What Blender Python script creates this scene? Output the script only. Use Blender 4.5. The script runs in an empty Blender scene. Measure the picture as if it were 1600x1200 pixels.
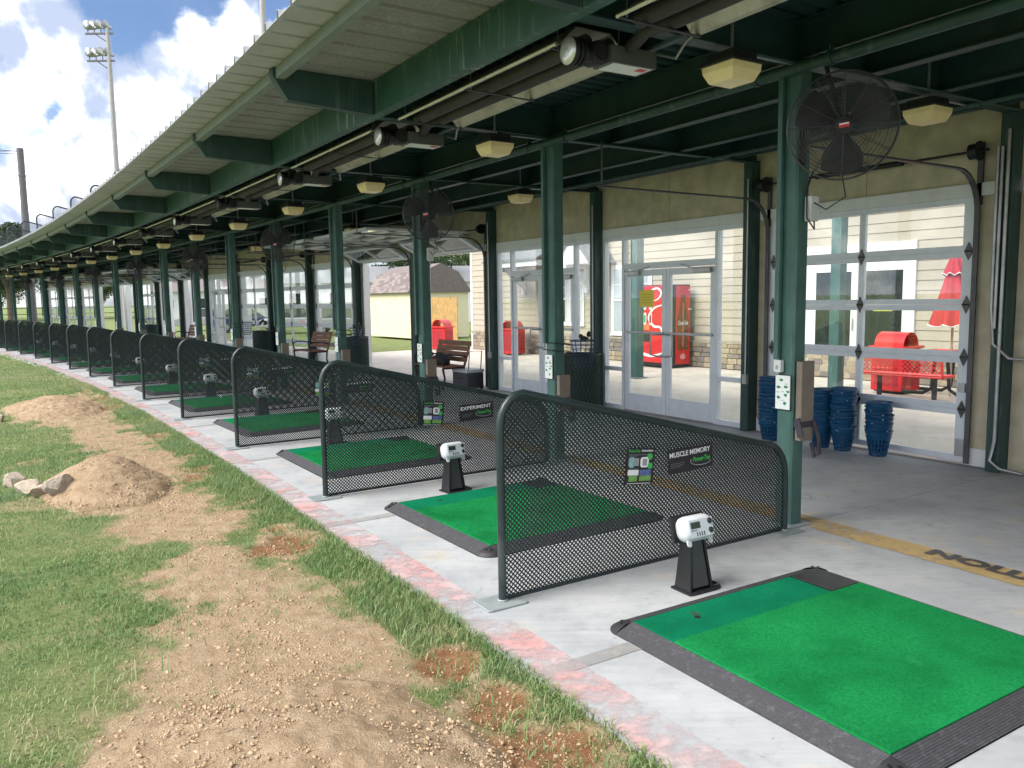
import bpy, bmesh, math, random
import numpy as np
from mathutils import Matrix, Vector
random.seed(7); rng = np.random.default_rng(7)
scene = bpy.context.scene
C = scene.collection
R_ = math.radians
# ------------------------------------------------------------------ camera
CAMH = 1.75
FPX, PITCH, ROLL = 1241.05, 0.106797, -0.014911
cp, sp_, cr, sr = math.cos(PITCH), math.sin(PITCH), math.cos(ROLL), math.sin(ROLL)
FW = Vector((0, cp, -sp_)); UP0 = Vector((0, sp_, cp)); RT0 = Vector((1, 0, 0))
RT = cr*RT0 + sr*UP0; UP = -sr*RT0 + cr*UP0
cam = bpy.data.cameras.new('camera'); camo = bpy.data.objects.new('camera', cam); C.objects.link(camo)
cam.sensor_width = 36; cam.lens = FPX/1600*36; cam.clip_start = .05; cam.clip_end = 3000
Mc = Matrix((RT, UP, -FW)).transposed().to_4x4(); Mc.translation = (0, 0, CAMH); camo.matrix_world = Mc
scene.camera = camo
scene.render.resolution_x, scene.render.resolution_y = 1024, 768
# ------------------------------------------------------------------ light and exposure
SUN_EL, SUN_AZ = 48.0, 243.0          # azimuth: direction the light comes from, degrees from +Y towards +X
SUN_STR, SUN_ANG, SKY_STR, EXPO = 0.90, 38.0, 0.12, 2.82
CLOUD_GAIN = 4.0
wd = bpy.data.worlds.new('World'); scene.world = wd; wd.use_nodes = True
sun = bpy.data.lights.new('sun', 'SUN'); sun.energy = SUN_STR; sun.angle = R_(SUN_ANG); sun.color = (1, .95, .87)
suno = bpy.data.objects.new('sun', sun); C.objects.link(suno)
sd = Vector((math.sin(R_(SUN_AZ))*math.cos(R_(SUN_EL)), math.cos(R_(SUN_AZ))*math.cos(R_(SUN_EL)), math.sin(R_(SUN_EL))))
suno.rotation_euler = sd.to_track_quat('Z', 'Y').to_euler()
vs = scene.view_settings; vs.view_transform = 'Standard'; vs.look = 'None'; vs.exposure = EXPO; vs.gamma = 1; vs.use_curve_mapping = False
scene.render.engine = 'CYCLES'

class NT:
    """small helper for node trees"""
    def __init__(s, tree): s.t = tree; s.n = tree.nodes; s.l = tree.links
    def new(s, typ, **kw):
        n = s.n.new(typ)
        for k, v in kw.items():
            if k.startswith('i_'):
                key = k[2:]; key = int(key) if key.isdigit() else key
                s.put(n.inputs[key], v)
            else: setattr(n, k, v)
        return n
    def put(s, sock, v):
        if isinstance(v, bpy.types.NodeSocket): s.l.new(v, sock)
        else:
            try: sock.default_value = v
            except Exception: sock.default_value = tuple(v)+(1,) if len(v) == 3 else v
    def math(s, op, a, b=0.0, c=0.0, clamp=False):
        n = s.n.new('ShaderNodeMath'); n.operation = op; n.use_clamp = clamp
        for i, v in enumerate((a, b, c)): s.put(n.inputs[i], v)
        return n.outputs[0]
    def vm(s, op, a, b=(0, 0, 0), scale=None):
        n = s.n.new('ShaderNodeVectorMath'); n.operation = op; s.put(n.inputs[0], a); s.put(n.inputs[1], b)
        if scale is not None: s.put(n.inputs['Scale'], scale)
        return n.outputs['Value'] if op in ('DISTANCE', 'LENGTH', 'DOT_PRODUCT') else n.outputs[0]
    def noise(s, vec, scale, detail=4, rough=.55, dist=0):
        n = s.n.new('ShaderNodeTexNoise'); s.put(n.inputs['Vector'], vec); n.inputs['Scale'].default_value = scale
        n.inputs['Detail'].default_value = detail; n.inputs['Roughness'].default_value = rough; n.inputs['Distortion'].default_value = dist
        return n.outputs['Fac']
    def ramp(s, f, stops):
        n = s.n.new('ShaderNodeValToRGB'); s.put(n.inputs[0], f); e = n.color_ramp.elements
        while len(e) < len(stops): e.new(.5)
        for i, (p, c) in enumerate(stops):
            e[i].position = p; e[i].color = tuple(c)+(1,) if len(c) == 3 else c
        return n.outputs[0]
    def mix(s, f, a, b, typ='MIX'):
        n = s.n.new('ShaderNodeMix'); n.data_type = 'RGBA'; n.blend_type = typ
        s.put(n.inputs[0], f); s.put(n.inputs[6], a if isinstance(a, bpy.types.NodeSocket) else tuple(a)+(1,)); s.put(n.inputs[7], b if isinstance(b, bpy.types.NodeSocket) else tuple(b)+(1,))
        return n.outputs[2]
    def sstep(s, v, a, b):
        n = s.n.new('ShaderNodeMapRange'); n.interpolation_type = 'SMOOTHSTEP'; s.put(n.inputs[0], v)
        n.inputs[1].default_value = a; n.inputs[2].default_value = b; return n.outputs[0]

# ------------------------------------------------------------------ sky: nishita with cumulus
def build_sky():
    T = NT(wd.node_tree); T.n.clear()
    out = T.new('ShaderNodeOutputWorld'); bg = T.new('ShaderNodeBackground')
    sky = T.new('ShaderNodeTexSky', sky_type='NISHITA', sun_disc=False, sun_elevation=R_(SUN_EL), sun_rotation=R_(SUN_AZ))
    sky.air_density = 1.0; sky.dust_density = .6; sky.ozone_density = 1.6
    d = T.new('ShaderNodeTexCoord').outputs['Generated']
    sep = T.new('ShaderNodeSeparateXYZ', i_0=d)
    # cloud layer coordinates: a shallow dome, so clouds shrink towards the horizon
    zz = T.math('ADD', T.math('MAXIMUM', sep.outputs[2], 0.0), .16)
    pv = T.new('ShaderNodeCombineXYZ', i_0=T.math('DIVIDE', sep.outputs[0], zz), i_1=T.math('DIVIDE', sep.outputs[1], zz), i_2=T.math('MULTIPLY', sep.outputs[2], 3.0)).outputs[0]
    big = T.noise(pv, .75, 3, .5)
    dens = T.math('SUBTRACT', T.math('MULTIPLY', big, 3.4), 1.15)
    # the cumulus banks over the range, as directions
    B = [((-0.473, 0.832, 0.289), 0.046), ((-0.451, 0.849, 0.276), 0.0371), ((-0.44, 0.862, 0.251), 0.0282), ((-0.478, 0.842, 0.249), 0.0371), ((-0.45, 0.864, 0.226), 0.0356), ((-0.428, 0.861, 0.276), 0.0163), ((-0.505, 0.834, 0.222), 0.0408), ((-0.483, 0.846, 0.225), 0.0297), ((-0.507, 0.839, 0.195), 0.0356), ((-0.501, 0.824, 0.265), 0.0297), ((-0.34, 0.895, 0.289), 0.0237), ((-0.367, 0.895, 0.256), 0.0408), ((-0.327, 0.909, 0.259), 0.0408), ((-0.286, 0.91, 0.299), 0.0356), ((-0.273, 0.922, 0.276), 0.0408), ((-0.399, 0.887, 0.234), 0.0334), ((-0.382, 0.9, 0.21), 0.0519), ((-0.332, 0.917, 0.22), 0.0556), ((-0.251, 0.923, 0.293), 0.0297), ((-0.456, 0.871, 0.184), 0.0311), ((-0.476, 0.865, 0.157), 0.0371), ((-0.436, 0.883, 0.173), 0.0445), ((-0.498, 0.859, 0.12), 0.0556), ((-0.523, 0.847, 0.099), 0.0556), ((-0.42, 0.896, 0.144), 0.0667), ((-0.468, 0.877, 0.108), 0.0667), ((-0.358, 0.92, 0.161), 0.0667)]
    blob = None
    for c, r in B:
        v = Vector(c).normalized()
        x = T.math('SUBTRACT', 1.0, T.math('DIVIDE', T.vm('DISTANCE', d, tuple(v)), r))
        blob = x if blob is None else T.math('SMOOTH_MAX', blob, x, .25)
    # inside the banks' part of the sky the banks decide, elsewhere the layer noise does
    near = T.sstep(T.vm('DISTANCE', d, tuple(Vector((-.43, .87, .24)).normalized())), .27, .40)
    base = T.math('ADD', T.math('MULTIPLY', dens, near), T.math('MULTIPLY', blob, T.math('SUBTRACT', 1.0, near)))
    fine = T.noise(d, 13.0, 8, .62, .35)
    f2 = T.math('ADD', T.math('SUBTRACT', base, .02), T.math('MULTIPLY', T.math('SUBTRACT', fine, .5), 2.0))
    mask = T.sstep(f2, -.12, .42)
    # self shading: thickness towards the sun side above
    up = T.vm('ADD', d, tuple(sd*.035 + Vector((0, 0, .012))))
    soft = T.noise(d, 7.5, 5, .55, .3); fine2 = T.noise(up, 7.5, 5, .55, .3)
    sh = T.math('ADD', T.math('MULTIPLY', T.math('SUBTRACT', soft, fine2), 3.4), .62, clamp=True)
    mid = T.noise(d, 5.5, 4, .5)
    sh = T.sstep(T.math('MULTIPLY', T.math('ADD', sh, .30), T.math('ADD', .38, mid)), .50, 1.30)
    ccol = T.mix(sh, (.185, .215, .285), (1.0, .985, .97))
    ccol = T.vm('SCALE', ccol, scale=CLOUD_GAIN)
    veil = T.noise(d, 3.2, 5, .55)
    mask = T.math('MAXIMUM', mask, T.math('MULTIPLY', T.sstep(veil, .45, .8), .18))
    haze = T.math('POWER', T.math('SUBTRACT', 1.0, T.math('MAXIMUM', sep.outputs[2], 0.0)), 9.0)
    mask = T.math('MAXIMUM', mask, T.math('MULTIPLY', haze, .35))
    col = T.mix(mask, T.vm('MULTIPLY', sky.outputs[0], (.150, .163, .19)), ccol)
    T.l.new(col, bg.inputs[0]); bg.inputs[1].default_value = SKY_STR
    T.l.new(bg.outputs[0], out.inputs[0])
build_sky()

# ------------------------------------------------------------------ place frame: the tee line is a wide arc
XC, YC, RAD, TH0, DTH = -184.9758, -111.75296, 218.3853, 0.561072, 0.01373356
BAY = RAD*DTH
def W(k, q, z=0.0):
    t = TH0+DTH*k
    return Vector((XC+(RAD+q)*math.cos(t), YC+(RAD+q)*math.sin(t), z))
def LW(k, q=0.0, z=0.0):
    """local frame at bay line k: x towards the viewer along the line, y away from the range, z up"""
    t = TH0+DTH*k
    ex = Vector((math.sin(t), -math.cos(t), 0)); ey = Vector((math.cos(t), math.sin(t), 0))
    M = Matrix((ex, ey, Vector((0, 0, 1)))).transposed().to_4x4(); M.translation = W(k, q, z)
    return M
T3 = Matrix.Translation
def RZ(a): return Matrix.Rotation(a, 4, 'Z')
def RX(a): return Matrix.Rotation(a, 4, 'X')
def RY(a): return Matrix.Rotation(a, 4, 'Y')

# ------------------------------------------------------------------ mesh builder
class MB:
    def __init__(s): s.v = []; s.f = []; s.mi = []; s.cur = 0
    def _add(s, vs, fs, M=None):
        b = len(s.v)
        s.v += [tuple(M @ Vector(v)) for v in vs] if M is not None else [tuple(v) for v in vs]
        s.f += [tuple(b+i for i in f) for f in fs]; s.mi += [s.cur]*len(fs)
        return s
    def box(s, x0, x1, y0, y1, z0, z1, M=None):
        vs = [(x, y, z) for x in (x0, x1) for y in (y0, y1) for z in (z0, z1)]
        return s._add(vs, [(0, 1, 3, 2), (4, 6, 7, 5), (0, 4, 5, 1), (2, 3, 7, 6), (0, 2, 6, 4), (1, 5, 7, 3)], M)
    def cbox(s, c, d, M=None):
        return s.box(c[0]-d[0]/2, c[0]+d[0]/2, c[1]-d[1]/2, c[1]+d[1]/2, c[2]-d[2]/2, c[2]+d[2]/2, M)
    def bar(s, a, b, w, h, up=(0, 0, 1)):
        """rectangular bar from a to b"""
        a = Vector(a); b = Vector(b); d = (b-a); L = d.length; d.normalize(); u = Vector(up)
        x = d.cross(u)
        if x.length < 1e-4: x = d.cross(Vector((1, 0, 0)))
        x.normalize(); u = x.cross(d)
        M = Matrix((x, d, u)).transposed().to_4x4(); M.translation = a
        return s.box(-w/2, w/2, 0, L, -h/2, h/2, M)
    def tube(s, pts, r, n=8, caps=True, closed=False, M=None):
        pts = [Vector(p) for p in pts]; m = len(pts); vs = []; fs = []
        rr = r if isinstance(r, (list, tuple)) else [r]*m
        prev = None
        for i, p in enumerate(pts):
            if closed: t = pts[(i+1) % m]-pts[i-1]
            else: t = pts[min(i+1, m-1)]-pts[max(i-1, 0)]
            t.normalize()
            if prev is None:
                u = t.cross(Vector((0, 0, 1)))
                if u.length < 1e-3: u = t.cross(Vector((1, 0, 0)))
            else: u = prev-t*prev.dot(t)
            u.normalize(); prev = u; w = t.cross(u)
            for j in range(n):
                a = 2*math.pi*j/n; vs.append(p+(u*math.cos(a)+w*math.sin(a))*rr[i])
        for i in range(m if closed else m-1):
            for j in range(n):
                a = i*n+j; b = i*n+(j+1) % n; i2 = (i+1) % m
                fs.append((a, b, i2*n+(j+1) % n, i2*n+j))
        if caps and not closed: fs += [tuple(range(n-1, -1, -1)), tuple(range((m-1)*n, m*n))]
        return s._add(vs, fs, M)
    def lathe(s, prof, n=16, M=None, cap0=True, cap1=True):
        vs = []; fs = []
        for r, z in prof:
            for j in range(n):
                a = 2*math.pi*j/n; vs.append((r*math.cos(a), r*math.sin(a), z))
        for i in range(len(prof)-1):
            for j in range(n): fs.append((i*n+j, i*n+(j+1) % n, (i+1)*n+(j+1) % n, (i+1)*n+j))
        if cap0: fs.append(tuple(range(n-1, -1, -1)))
        if cap1: fs.append(tuple(range((len(prof)-1)*n, len(prof)*n)))
        return s._add(vs, fs, M)
    def prism(s, poly, a, b, ax='x', M=None):
        """polygon extruded along axis ax from a to b; poly in the two other axes, in order"""
        n = len(poly)
        def P(p, t): return {'x': (t, p[0], p[1]), 'y': (p[0], t, p[1]), 'z': (p[0], p[1], t)}[ax]
        vs = [P(p, a) for p in poly]+[P(p, b) for p in poly]
        fs = [tuple(range(n-1, -1, -1)), tuple(range(n, 2*n))]+[(i, (i+1) % n, n+(i+1) % n, n+i) for i in range(n)]
        return s._add(vs, fs, M)
    def mesh(s, name, mats, smooth=None, bevel=0, uv=None):
        me = bpy.data.meshes.new(name); me.from_pydata(s.v, [], s.f)
        for m in (mats if isinstance(mats, (list, tuple)) else [mats]): me.materials.append(m)
        if len(set(s.mi)) > 1: me.polygons.foreach_set('material_index', s.mi)
        bm = bmesh.new(); bm.from_mesh(me); bmesh.ops.recalc_face_normals(bm, faces=bm.faces)
        if bevel: bmesh.ops.bevel(bm, geom=list(bm.edges), offset=bevel, segments=1 if bevel < .004 else 2, affect='EDGES', profile=.6, clamp_overlap=True)
        bm.to_mesh(me); bm.free()
        if smooth is not None:
            me.shade_smooth(); me.set_sharp_from_angle(angle=R_(smooth))
        me.update(); return me
def ob(name, me, parent=None, M=None):
    o = bpy.data.objects.new(name, me); C.objects.link(o)
    if parent is not None: o.parent = parent
    if M is not None: o.matrix_basis = M
    return o
def part(mb, name, mats, parent, M=None, smooth=None, bevel=0):
    return ob(name, mb.mesh(name, mats, smooth, bevel), parent, M)
def tag(o, label, cat, group=None, kind=None):
    if label: o['label'] = label
    if cat: o['category'] = cat
    if group: o['group'] = group
    if kind: o['kind'] = kind
    return o
def thing(name, M, label, cat, group=None):
    o = bpy.data.objects.new(name, None); C.objects.link(o); o.empty_display_size = .2
    o.matrix_basis = M; return tag(o, label, cat, group)
CH = {}
def kids(o): return [c for c in bpy.data.objects if c.parent == o]
def copy_tree(o, parent=None, M=None, _map=None):
    if _map is None:
        _map = {}
        for c in bpy.data.objects:
            if c.parent: _map.setdefault(c.parent.name, []).append(c)
    c = o.copy(); C.objects.link(c)
    if parent is not None: c.parent = parent
    if M is not None: c.matrix_basis = M
    for ch in _map.get(o.name, []): copy_tree(ch, c, None, _map)
    return c
def text_mesh(txt, size, mat, name, ext=.0008, sx=1.0, shear=0.0, align='LEFT', bold=0.0):
    cu = bpy.data.curves.new(name, 'FONT'); cu.body = txt; cu.size = size; cu.extrude = ext; cu.shear = shear; cu.align_x = align
    cu.offset = bold; cu.resolution_u = 3
    to = bpy.data.objects.new(name, cu); C.objects.link(to)
    dg = bpy.context.evaluated_depsgraph_get(); me = bpy.data.meshes.new_from_object(to.evaluated_get(dg)); me.name = name
    bpy.data.objects.remove(to); bpy.data.curves.remove(cu)
    if sx != 1: me.transform(Matrix.Diagonal((sx, 1, 1, 1)))
    me.materials.clear(); me.materials.append(mat); return me
def fit_text(me, w, h=None):
    xs = [v.co.x for v in me.vertices]; ys = [v.co.y for v in me.vertices]
    me.transform(T3((-min(xs), -min(ys), 0)))
    me.transform(Matrix.Diagonal((w/(max(xs)-min(xs)), (h/(max(ys)-min(ys)) if h else w/(max(xs)-min(xs))), 1, 1)))
    return me
ORD = ['nearest', 'second', 'third', 'fourth', 'fifth', 'sixth', 'seventh', 'eighth', 'ninth', 'tenth', 'eleventh', 'twelfth', 'thirteenth', 'fourteenth', 'fifteenth', 'sixteenth', 'seventeenth', 'eighteenth', 'nineteenth']
def nth(i): return ORD[i] + (' from the camera' if i else ' to the camera')

# ------------------------------------------------------------------ numpy value noise for terrain
def _h(ix, iy, s):
    n = (ix.astype(np.int64)*374761393 + iy.astype(np.int64)*668265263 + s*1274126177) & 0x7fffffff
    n = ((n ^ (n >> 13))*1274126177) & 0x7fffffff
    return ((n ^ (n >> 16)) & 0xffff)/65535.0
def vn(x, y, s=0):
    ix = np.floor(x); iy = np.floor(y); fx = x-ix; fy = y-iy
    fx = fx*fx*(3-2*fx); fy = fy*fy*(3-2*fy)
    a = _h(ix, iy, s); b = _h(ix+1, iy, s); c = _h(ix, iy+1, s); d = _h(ix+1, iy+1, s)
    return (a*(1-fx)+b*fx)*(1-fy)+(c*(1-fx)+d*fx)*fy
def fbm(x, y, o=4, s=0, g=.5):
    t = 0; a = 1; n = 0
    for i in range(o): t = t+a*vn(x*2**i+13.7*i, y*2**i+7.3*i, s+i); n += a; a *= g
    return t/n
def sst(x, a, b):
    t = np.clip((x-a)/(b-a), 0, 1); return t*t*(3-2*t)

# ------------------------------------------------------------------ materials
def new_mat(name):
    m = bpy.data.materials.new(name); m.use_nodes = True; T = NT(m.node_tree); T.n.clear()
    o = T.new('ShaderNodeOutputMaterial'); p = T.new('ShaderNodeBsdfPrincipled'); T.l.new(p.outputs[0], o.inputs[0])
    pos = T.new('ShaderNodeNewGeometry').outputs['Position']
    return m, T, p, pos, o
MC = {}
def M_(name, col, rough=.55, metal=0.0, var=.18, scale=6.0, bump=0.0, bscale=60.0, dirt=None, spec=.5, coat=0.0):
    """plain surface with uneven tone, optional dirt colour in broad patches and fine relief"""
    if name in MC: return MC[name]
    m, T, p, pos, o = new_mat(name)
    n1 = T.noise(pos, scale, 5, .6)
    lo = tuple(c*(1-var) for c in col); hi = tuple(min(1, c*(1+var)) for c in col)
    c = T.ramp(n1, [(.25, lo), (.75, hi)])
    if dirt:
        n2 = T.noise(pos, scale*.37, 6, .65)
        c = T.mix(T.math('MULTIPLY', T.sstep(n2, .5, .72), dirt[1]), c, dirt[0])
    T.l.new(c, p.inputs['Base Color']); p.inputs['Metallic'].default_value = metal
    T.put(p.inputs['Roughness'], T.math('ADD', rough-.1, T.math('MULTIPLY', T.noise(pos, scale*2.3, 3), .2)))
    p.inputs['Specular IOR Level'].default_value = spec
    if coat: p.inputs['Coat Weight'].default_value = coat
    if bump:
        b = T.new('ShaderNodeBump', i_Strength=1.0, i_Distance=bump, i_Height=T.noise(pos, bscale, 4, .6)); T.l.new(b.outputs[0], p.inputs['Normal'])
    MC[name] = m; return m
def glass_mat(name='glass', tint=(.93, .96, .95), refl=1.0, ior=1.5):
    if name in MC: return MC[name]
    m, T, p, pos, o = new_mat(name); T.n.remove(p)
    ge = T.new('ShaderNodeNewGeometry'); cs = T.math('ABSOLUTE', T.vm('DOT_PRODUCT', ge.outputs['Normal'], ge.outputs['Incoming']))
    fr = T.math('ADD', .065, T.math('MULTIPLY', T.math('POWER', T.math('SUBTRACT', 1.0, cs, clamp=True), 5.0), .96))
    smear = T.math('MULTIPLY', T.sstep(T.noise(pos, 2.5, 5, .6), .45, .8), .05)
    tr = T.new('ShaderNodeBsdfTransparent', i_Color=tint+(1,)); gl = T.new('ShaderNodeBsdfGlossy', i_Roughness=.015); df = T.new('ShaderNodeBsdfDiffuse', i_Color=(.7, .72, .72, 1))
    m1 = T.new('ShaderNodeMixShader', i_0=T.math('MULTIPLY', fr, refl, clamp=True), i_1=tr.outputs[0], i_2=gl.outputs[0])
    m2 = T.new('ShaderNodeMixShader', i_0=smear, i_1=m1.outputs[0], i_2=df.outputs[0])
    T.l.new(m2.outputs[0], o.inputs[0]); MC[name] = m; return m
# steel paint with rain streaks running down
def streak_mat(name, col, streak, amount=.5):
    m, T, p, pos, o = new_mat(name)
    mp = T.new('ShaderNodeMapping', i_Vector=pos); mp.inputs['Scale'].default_value = (16, 16, 1.1)
    st = T.noise(mp.outputs[0], 1.0, 5, .65)
    big = T.noise(pos, 1.1, 4, .6)
    base = T.ramp(T.noise(pos, 5, 4), [(.3, tuple(c*.8 for c in col)), (.7, tuple(c*1.15 for c in col))])
    f = T.math('MULTIPLY', T.math('MULTIPLY', T.sstep(st, .5, .72), T.sstep(big, .35, .65)), amount)
    c = T.mix(f, base, streak)
    c = T.mix(T.math('MULTIPLY', T.sstep(T.noise(pos, 40, 3), .66, .74), .5), c, tuple(x*.35 for x in col))
    T.l.new(c, p.inputs['Base Color']); T.put(p.inputs['Roughness'], T.math('ADD', .4, T.math('MULTIPLY', st, .25)))
    b = T.new('ShaderNodeBump', i_Strength=.6, i_Distance=.001, i_Height=T.noise(pos, 120, 3)); T.l.new(b.outputs[0], p.inputs['Normal'])
    MC[name] = m; return m
GREEN = streak_mat('green_steel', (.020, .058, .053), (.26, .32, .29), .3)
FASCIA = streak_mat('green_fascia', (.028, .092, .074), (.36, .44, .37), .8)
COLGREEN = streak_mat('green_column', (.052, .125, .112), (.25, .36, .33), .35)
DKGREEN = M_('dark_green_steel', (.015, .048, .046), .5, var=.25, dirt=((.06, .07, .06), .4))
DECKG = M_('deck_green', (.013, .042, .041), .55, var=.2)
ALU = M_('aluminium_frame', (.70, .745, .80), .4, .1, var=.05, dirt=((.54, .57, .60), .5))
WHITE = M_('white_paint', (.74, .76, .77), .5, var=.05, dirt=((.55, .54, .5), .4))
BEIGE = streak_mat('beige_panel', (.54, .475, .345), (.44, .375, .26), .2)
GALV = M_('galvanised', (.42, .43, .44), .4, .75, var=.2, dirt=((.25, .23, .2), .5))
BLACKP = M_('black_plastic', (.014, .015, .017), .42, var=.3)
BLACKM = M_('black_metal', (.02, .021, .024), .5, .3, var=.3)
DIVG = M_('divider_coating', (.010, .019, .021), .45, var=.3, dirt=((.03, .042, .044), .5))
DIVF = M_('divider_frame_coating', (.015, .028, .030), .38, var=.25, dirt=((.07, .085, .09), .55))
PLATE = M_('plate_steel', (.30, .34, .35), .55, .3, var=.2, dirt=((.12, .15, .15), .7), bump=.0008)
WPLAS = M_('white_plastic', (.54, .57, .61), .35, var=.03)
RED = M_('red_plastic', (.62, .022, .026), .35, var=.08, coat=.3)
REDM = M_('red_coated_steel', (.60, .025, .03), .4, var=.1)
BLUE = M_('blue_plastic', (.004, .065, .155), .32, var=.15)
WOOD = M_('bench_wood', (.22, .105, .06), .6, var=.3, scale=9, bump=.0006)
BROWN = M_('brown_board', (.20, .165, .135), .7, var=.12)
STRAP = M_('strap_web', (.045, .040, .055), .85, var=.2)
GLASS = glass_mat()
LENS = M_('lamp_lens', (.86, .70, .38), .35, var=.1, dirt=((.66, .47, .19), .6))
YELLOW = M_('yellow_card', (.85, .70, .08), .6, var=.04)
RUBBER = M_('rubber_border', (.040, .041, .048), .7, var=.35, scale=90, dirt=((.10, .105, .12), .6), bump=.002, bscale=220)
RUBDK = M_('rubber_corner', (.022, .021, .026), .6, var=.3, scale=20, bump=.001, bscale=200)
def turf_mat(name, a, b, fib):
    m, T, p, pos, o = new_mat(name)
    n = T.math('ADD', T.math('MULTIPLY', T.noise(pos, fib, 3, .7), .45), T.math('MULTIPLY', T.noise(pos, fib*.3, 4, .75), .55)); n2 = T.noise(pos, 2.2, 4)
    c = T.ramp(n, [(.38, a), (.62, b)]); c = T.mix(T.math('MULTIPLY', T.sstep(n2, .40, .70), .6), c, tuple(x*.72 for x in a))
    c = T.mix(T.math('MULTIPLY', T.sstep(T.noise(pos, 5.5, 5, .65), .56, .74), .35), c, tuple(x*1.05+.012 for x in b))
    T.l.new(c, p.inputs['Base Color']); p.inputs['Roughness'].default_value = .95; p.inputs['Specular IOR Level'].default_value = .04
    bp = T.new('ShaderNodeBump', i_Strength=1.0, i_Distance=.006, i_Height=n); T.l.new(bp.outputs[0], p.inputs['Normal']); MC[name] = m; return m
TURF = turf_mat('turf_green', (.005, .140, .038), (.015, .26, .080), 190)
TEET = turf_mat('tee_strip_green', (.003, .12, .058), (.005, .19, .090), 300)
TURFF = turf_mat('turf_fibre', (.007, .17, .047), (.017, .28, .085), 300)

# ================================================================== SETTING: ground, slab
def np_mesh(name, V, polys, mat, attrs=None, smooth=False):
    """V (n,3); polys list of int arrays (m,k)"""
    me = bpy.data.meshes.new(name); V = np.asarray(V, np.float32)
    me.vertices.add(len(V)); me.vertices.foreach_set('co', V.ravel())
    loops = np.concatenate([p.ravel() for p in polys]); sizes = np.concatenate([np.full(len(p), p.shape[1]) for p in polys])
    starts = np.concatenate([[0], np.cumsum(sizes)[:-1]])
    me.loops.add(len(loops)); me.loops.foreach_set('vertex_index', loops.astype(np.int32))
    me.polygons.add(len(sizes)); me.polygons.foreach_set('loop_start', starts.astype(np.int32)); me.polygons.foreach_set('loop_total', sizes.astype(np.int32))
    if smooth: me.polygons.foreach_set('use_smooth', np.ones(len(sizes), bool))
    me.update(calc_edges=True); me.validate()
    for k, a in (attrs or {}).items():
        at = me.attributes.new(k, 'FLOAT', 'POINT'); at.data.foreach_set('value', np.asarray(a, np.float32))
    me.materials.append(mat); return me
def Wn(k, q):
    t = TH0+DTH*k; return XC+(RAD+q)*np.cos(t), YC+(RAD+q)*np.sin(t)

def soil_lawn_mat():
    m, T, p, pos, o = new_mat('lawn_and_soil')
    soil = T.new('ShaderNodeAttribute', attribute_name='soil').outputs['Fac']
    wet = T.new('ShaderNodeAttribute', attribute_name='wet').outputs['Fac']
    n1 = T.noise(pos, .35, 4, .6); n2 = T.noise(pos, 3.0, 6, .65); n3 = T.noise(pos, 38, 5, .7)
    g = T.ramp(n2, [(.25, (.13, .19, .065)), (.5, (.20, .25, .095)), (.75, (.33, .31, .16)), (.9, (.40, .32, .2))])
    g = T.mix(T.math('MULTIPLY', T.sstep(n1, .45, .7), .5), g, (.24, .25, .11))
    g = T.mix(T.sstep(n3, .35, .75), T.mix(.4, g, (.05, .08, .025)), g)
    s = T.ramp(T.noise(pos, 9, 7, .68), [(.25, (.26, .180, .108)), (.5, (.385, .282, .185)), (.78, (.50, .39, .275))])
    s = T.mix(T.math('MULTIPLY', T.sstep(n3, .5, .8), .35), s, (.56, .45, .31))
    s = T.mix(T.math('MULTIPLY', T.sstep(T.noise(pos, 1.7, 5, .6), .45, .7), .35), s, (.30, .21, .13))
    s = T.mix(T.math('MULTIPLY', T.sstep(T.noise(pos, 60, 3, .6), .6, .72), .4), s, (.20, .13, .07))
    s = T.mix(wet, s, T.ramp(T.noise(pos, 14, 5), [(.3, (.19, .095, .045)), (.7, (.31, .17, .09))]))
    c = T.mix(soil, g, s); T.l.new(c, p.inputs['Base Color'])
    p.inputs['Roughness'].default_value = .95; p.inputs['Specular IOR Level'].default_value = .15
    h = T.math('ADD', T.math('MULTIPLY', n3, .9), T.math('MULTIPLY', T.noise(pos, 120, 4, .7), .6))
    b = T.new('ShaderNodeBump', i_Strength=.9, i_Distance=.026, i_Height=h); T.l.new(b.outputs[0], p.inputs['Normal'])
    return m
LAWN = soil_lawn_mat()
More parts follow.
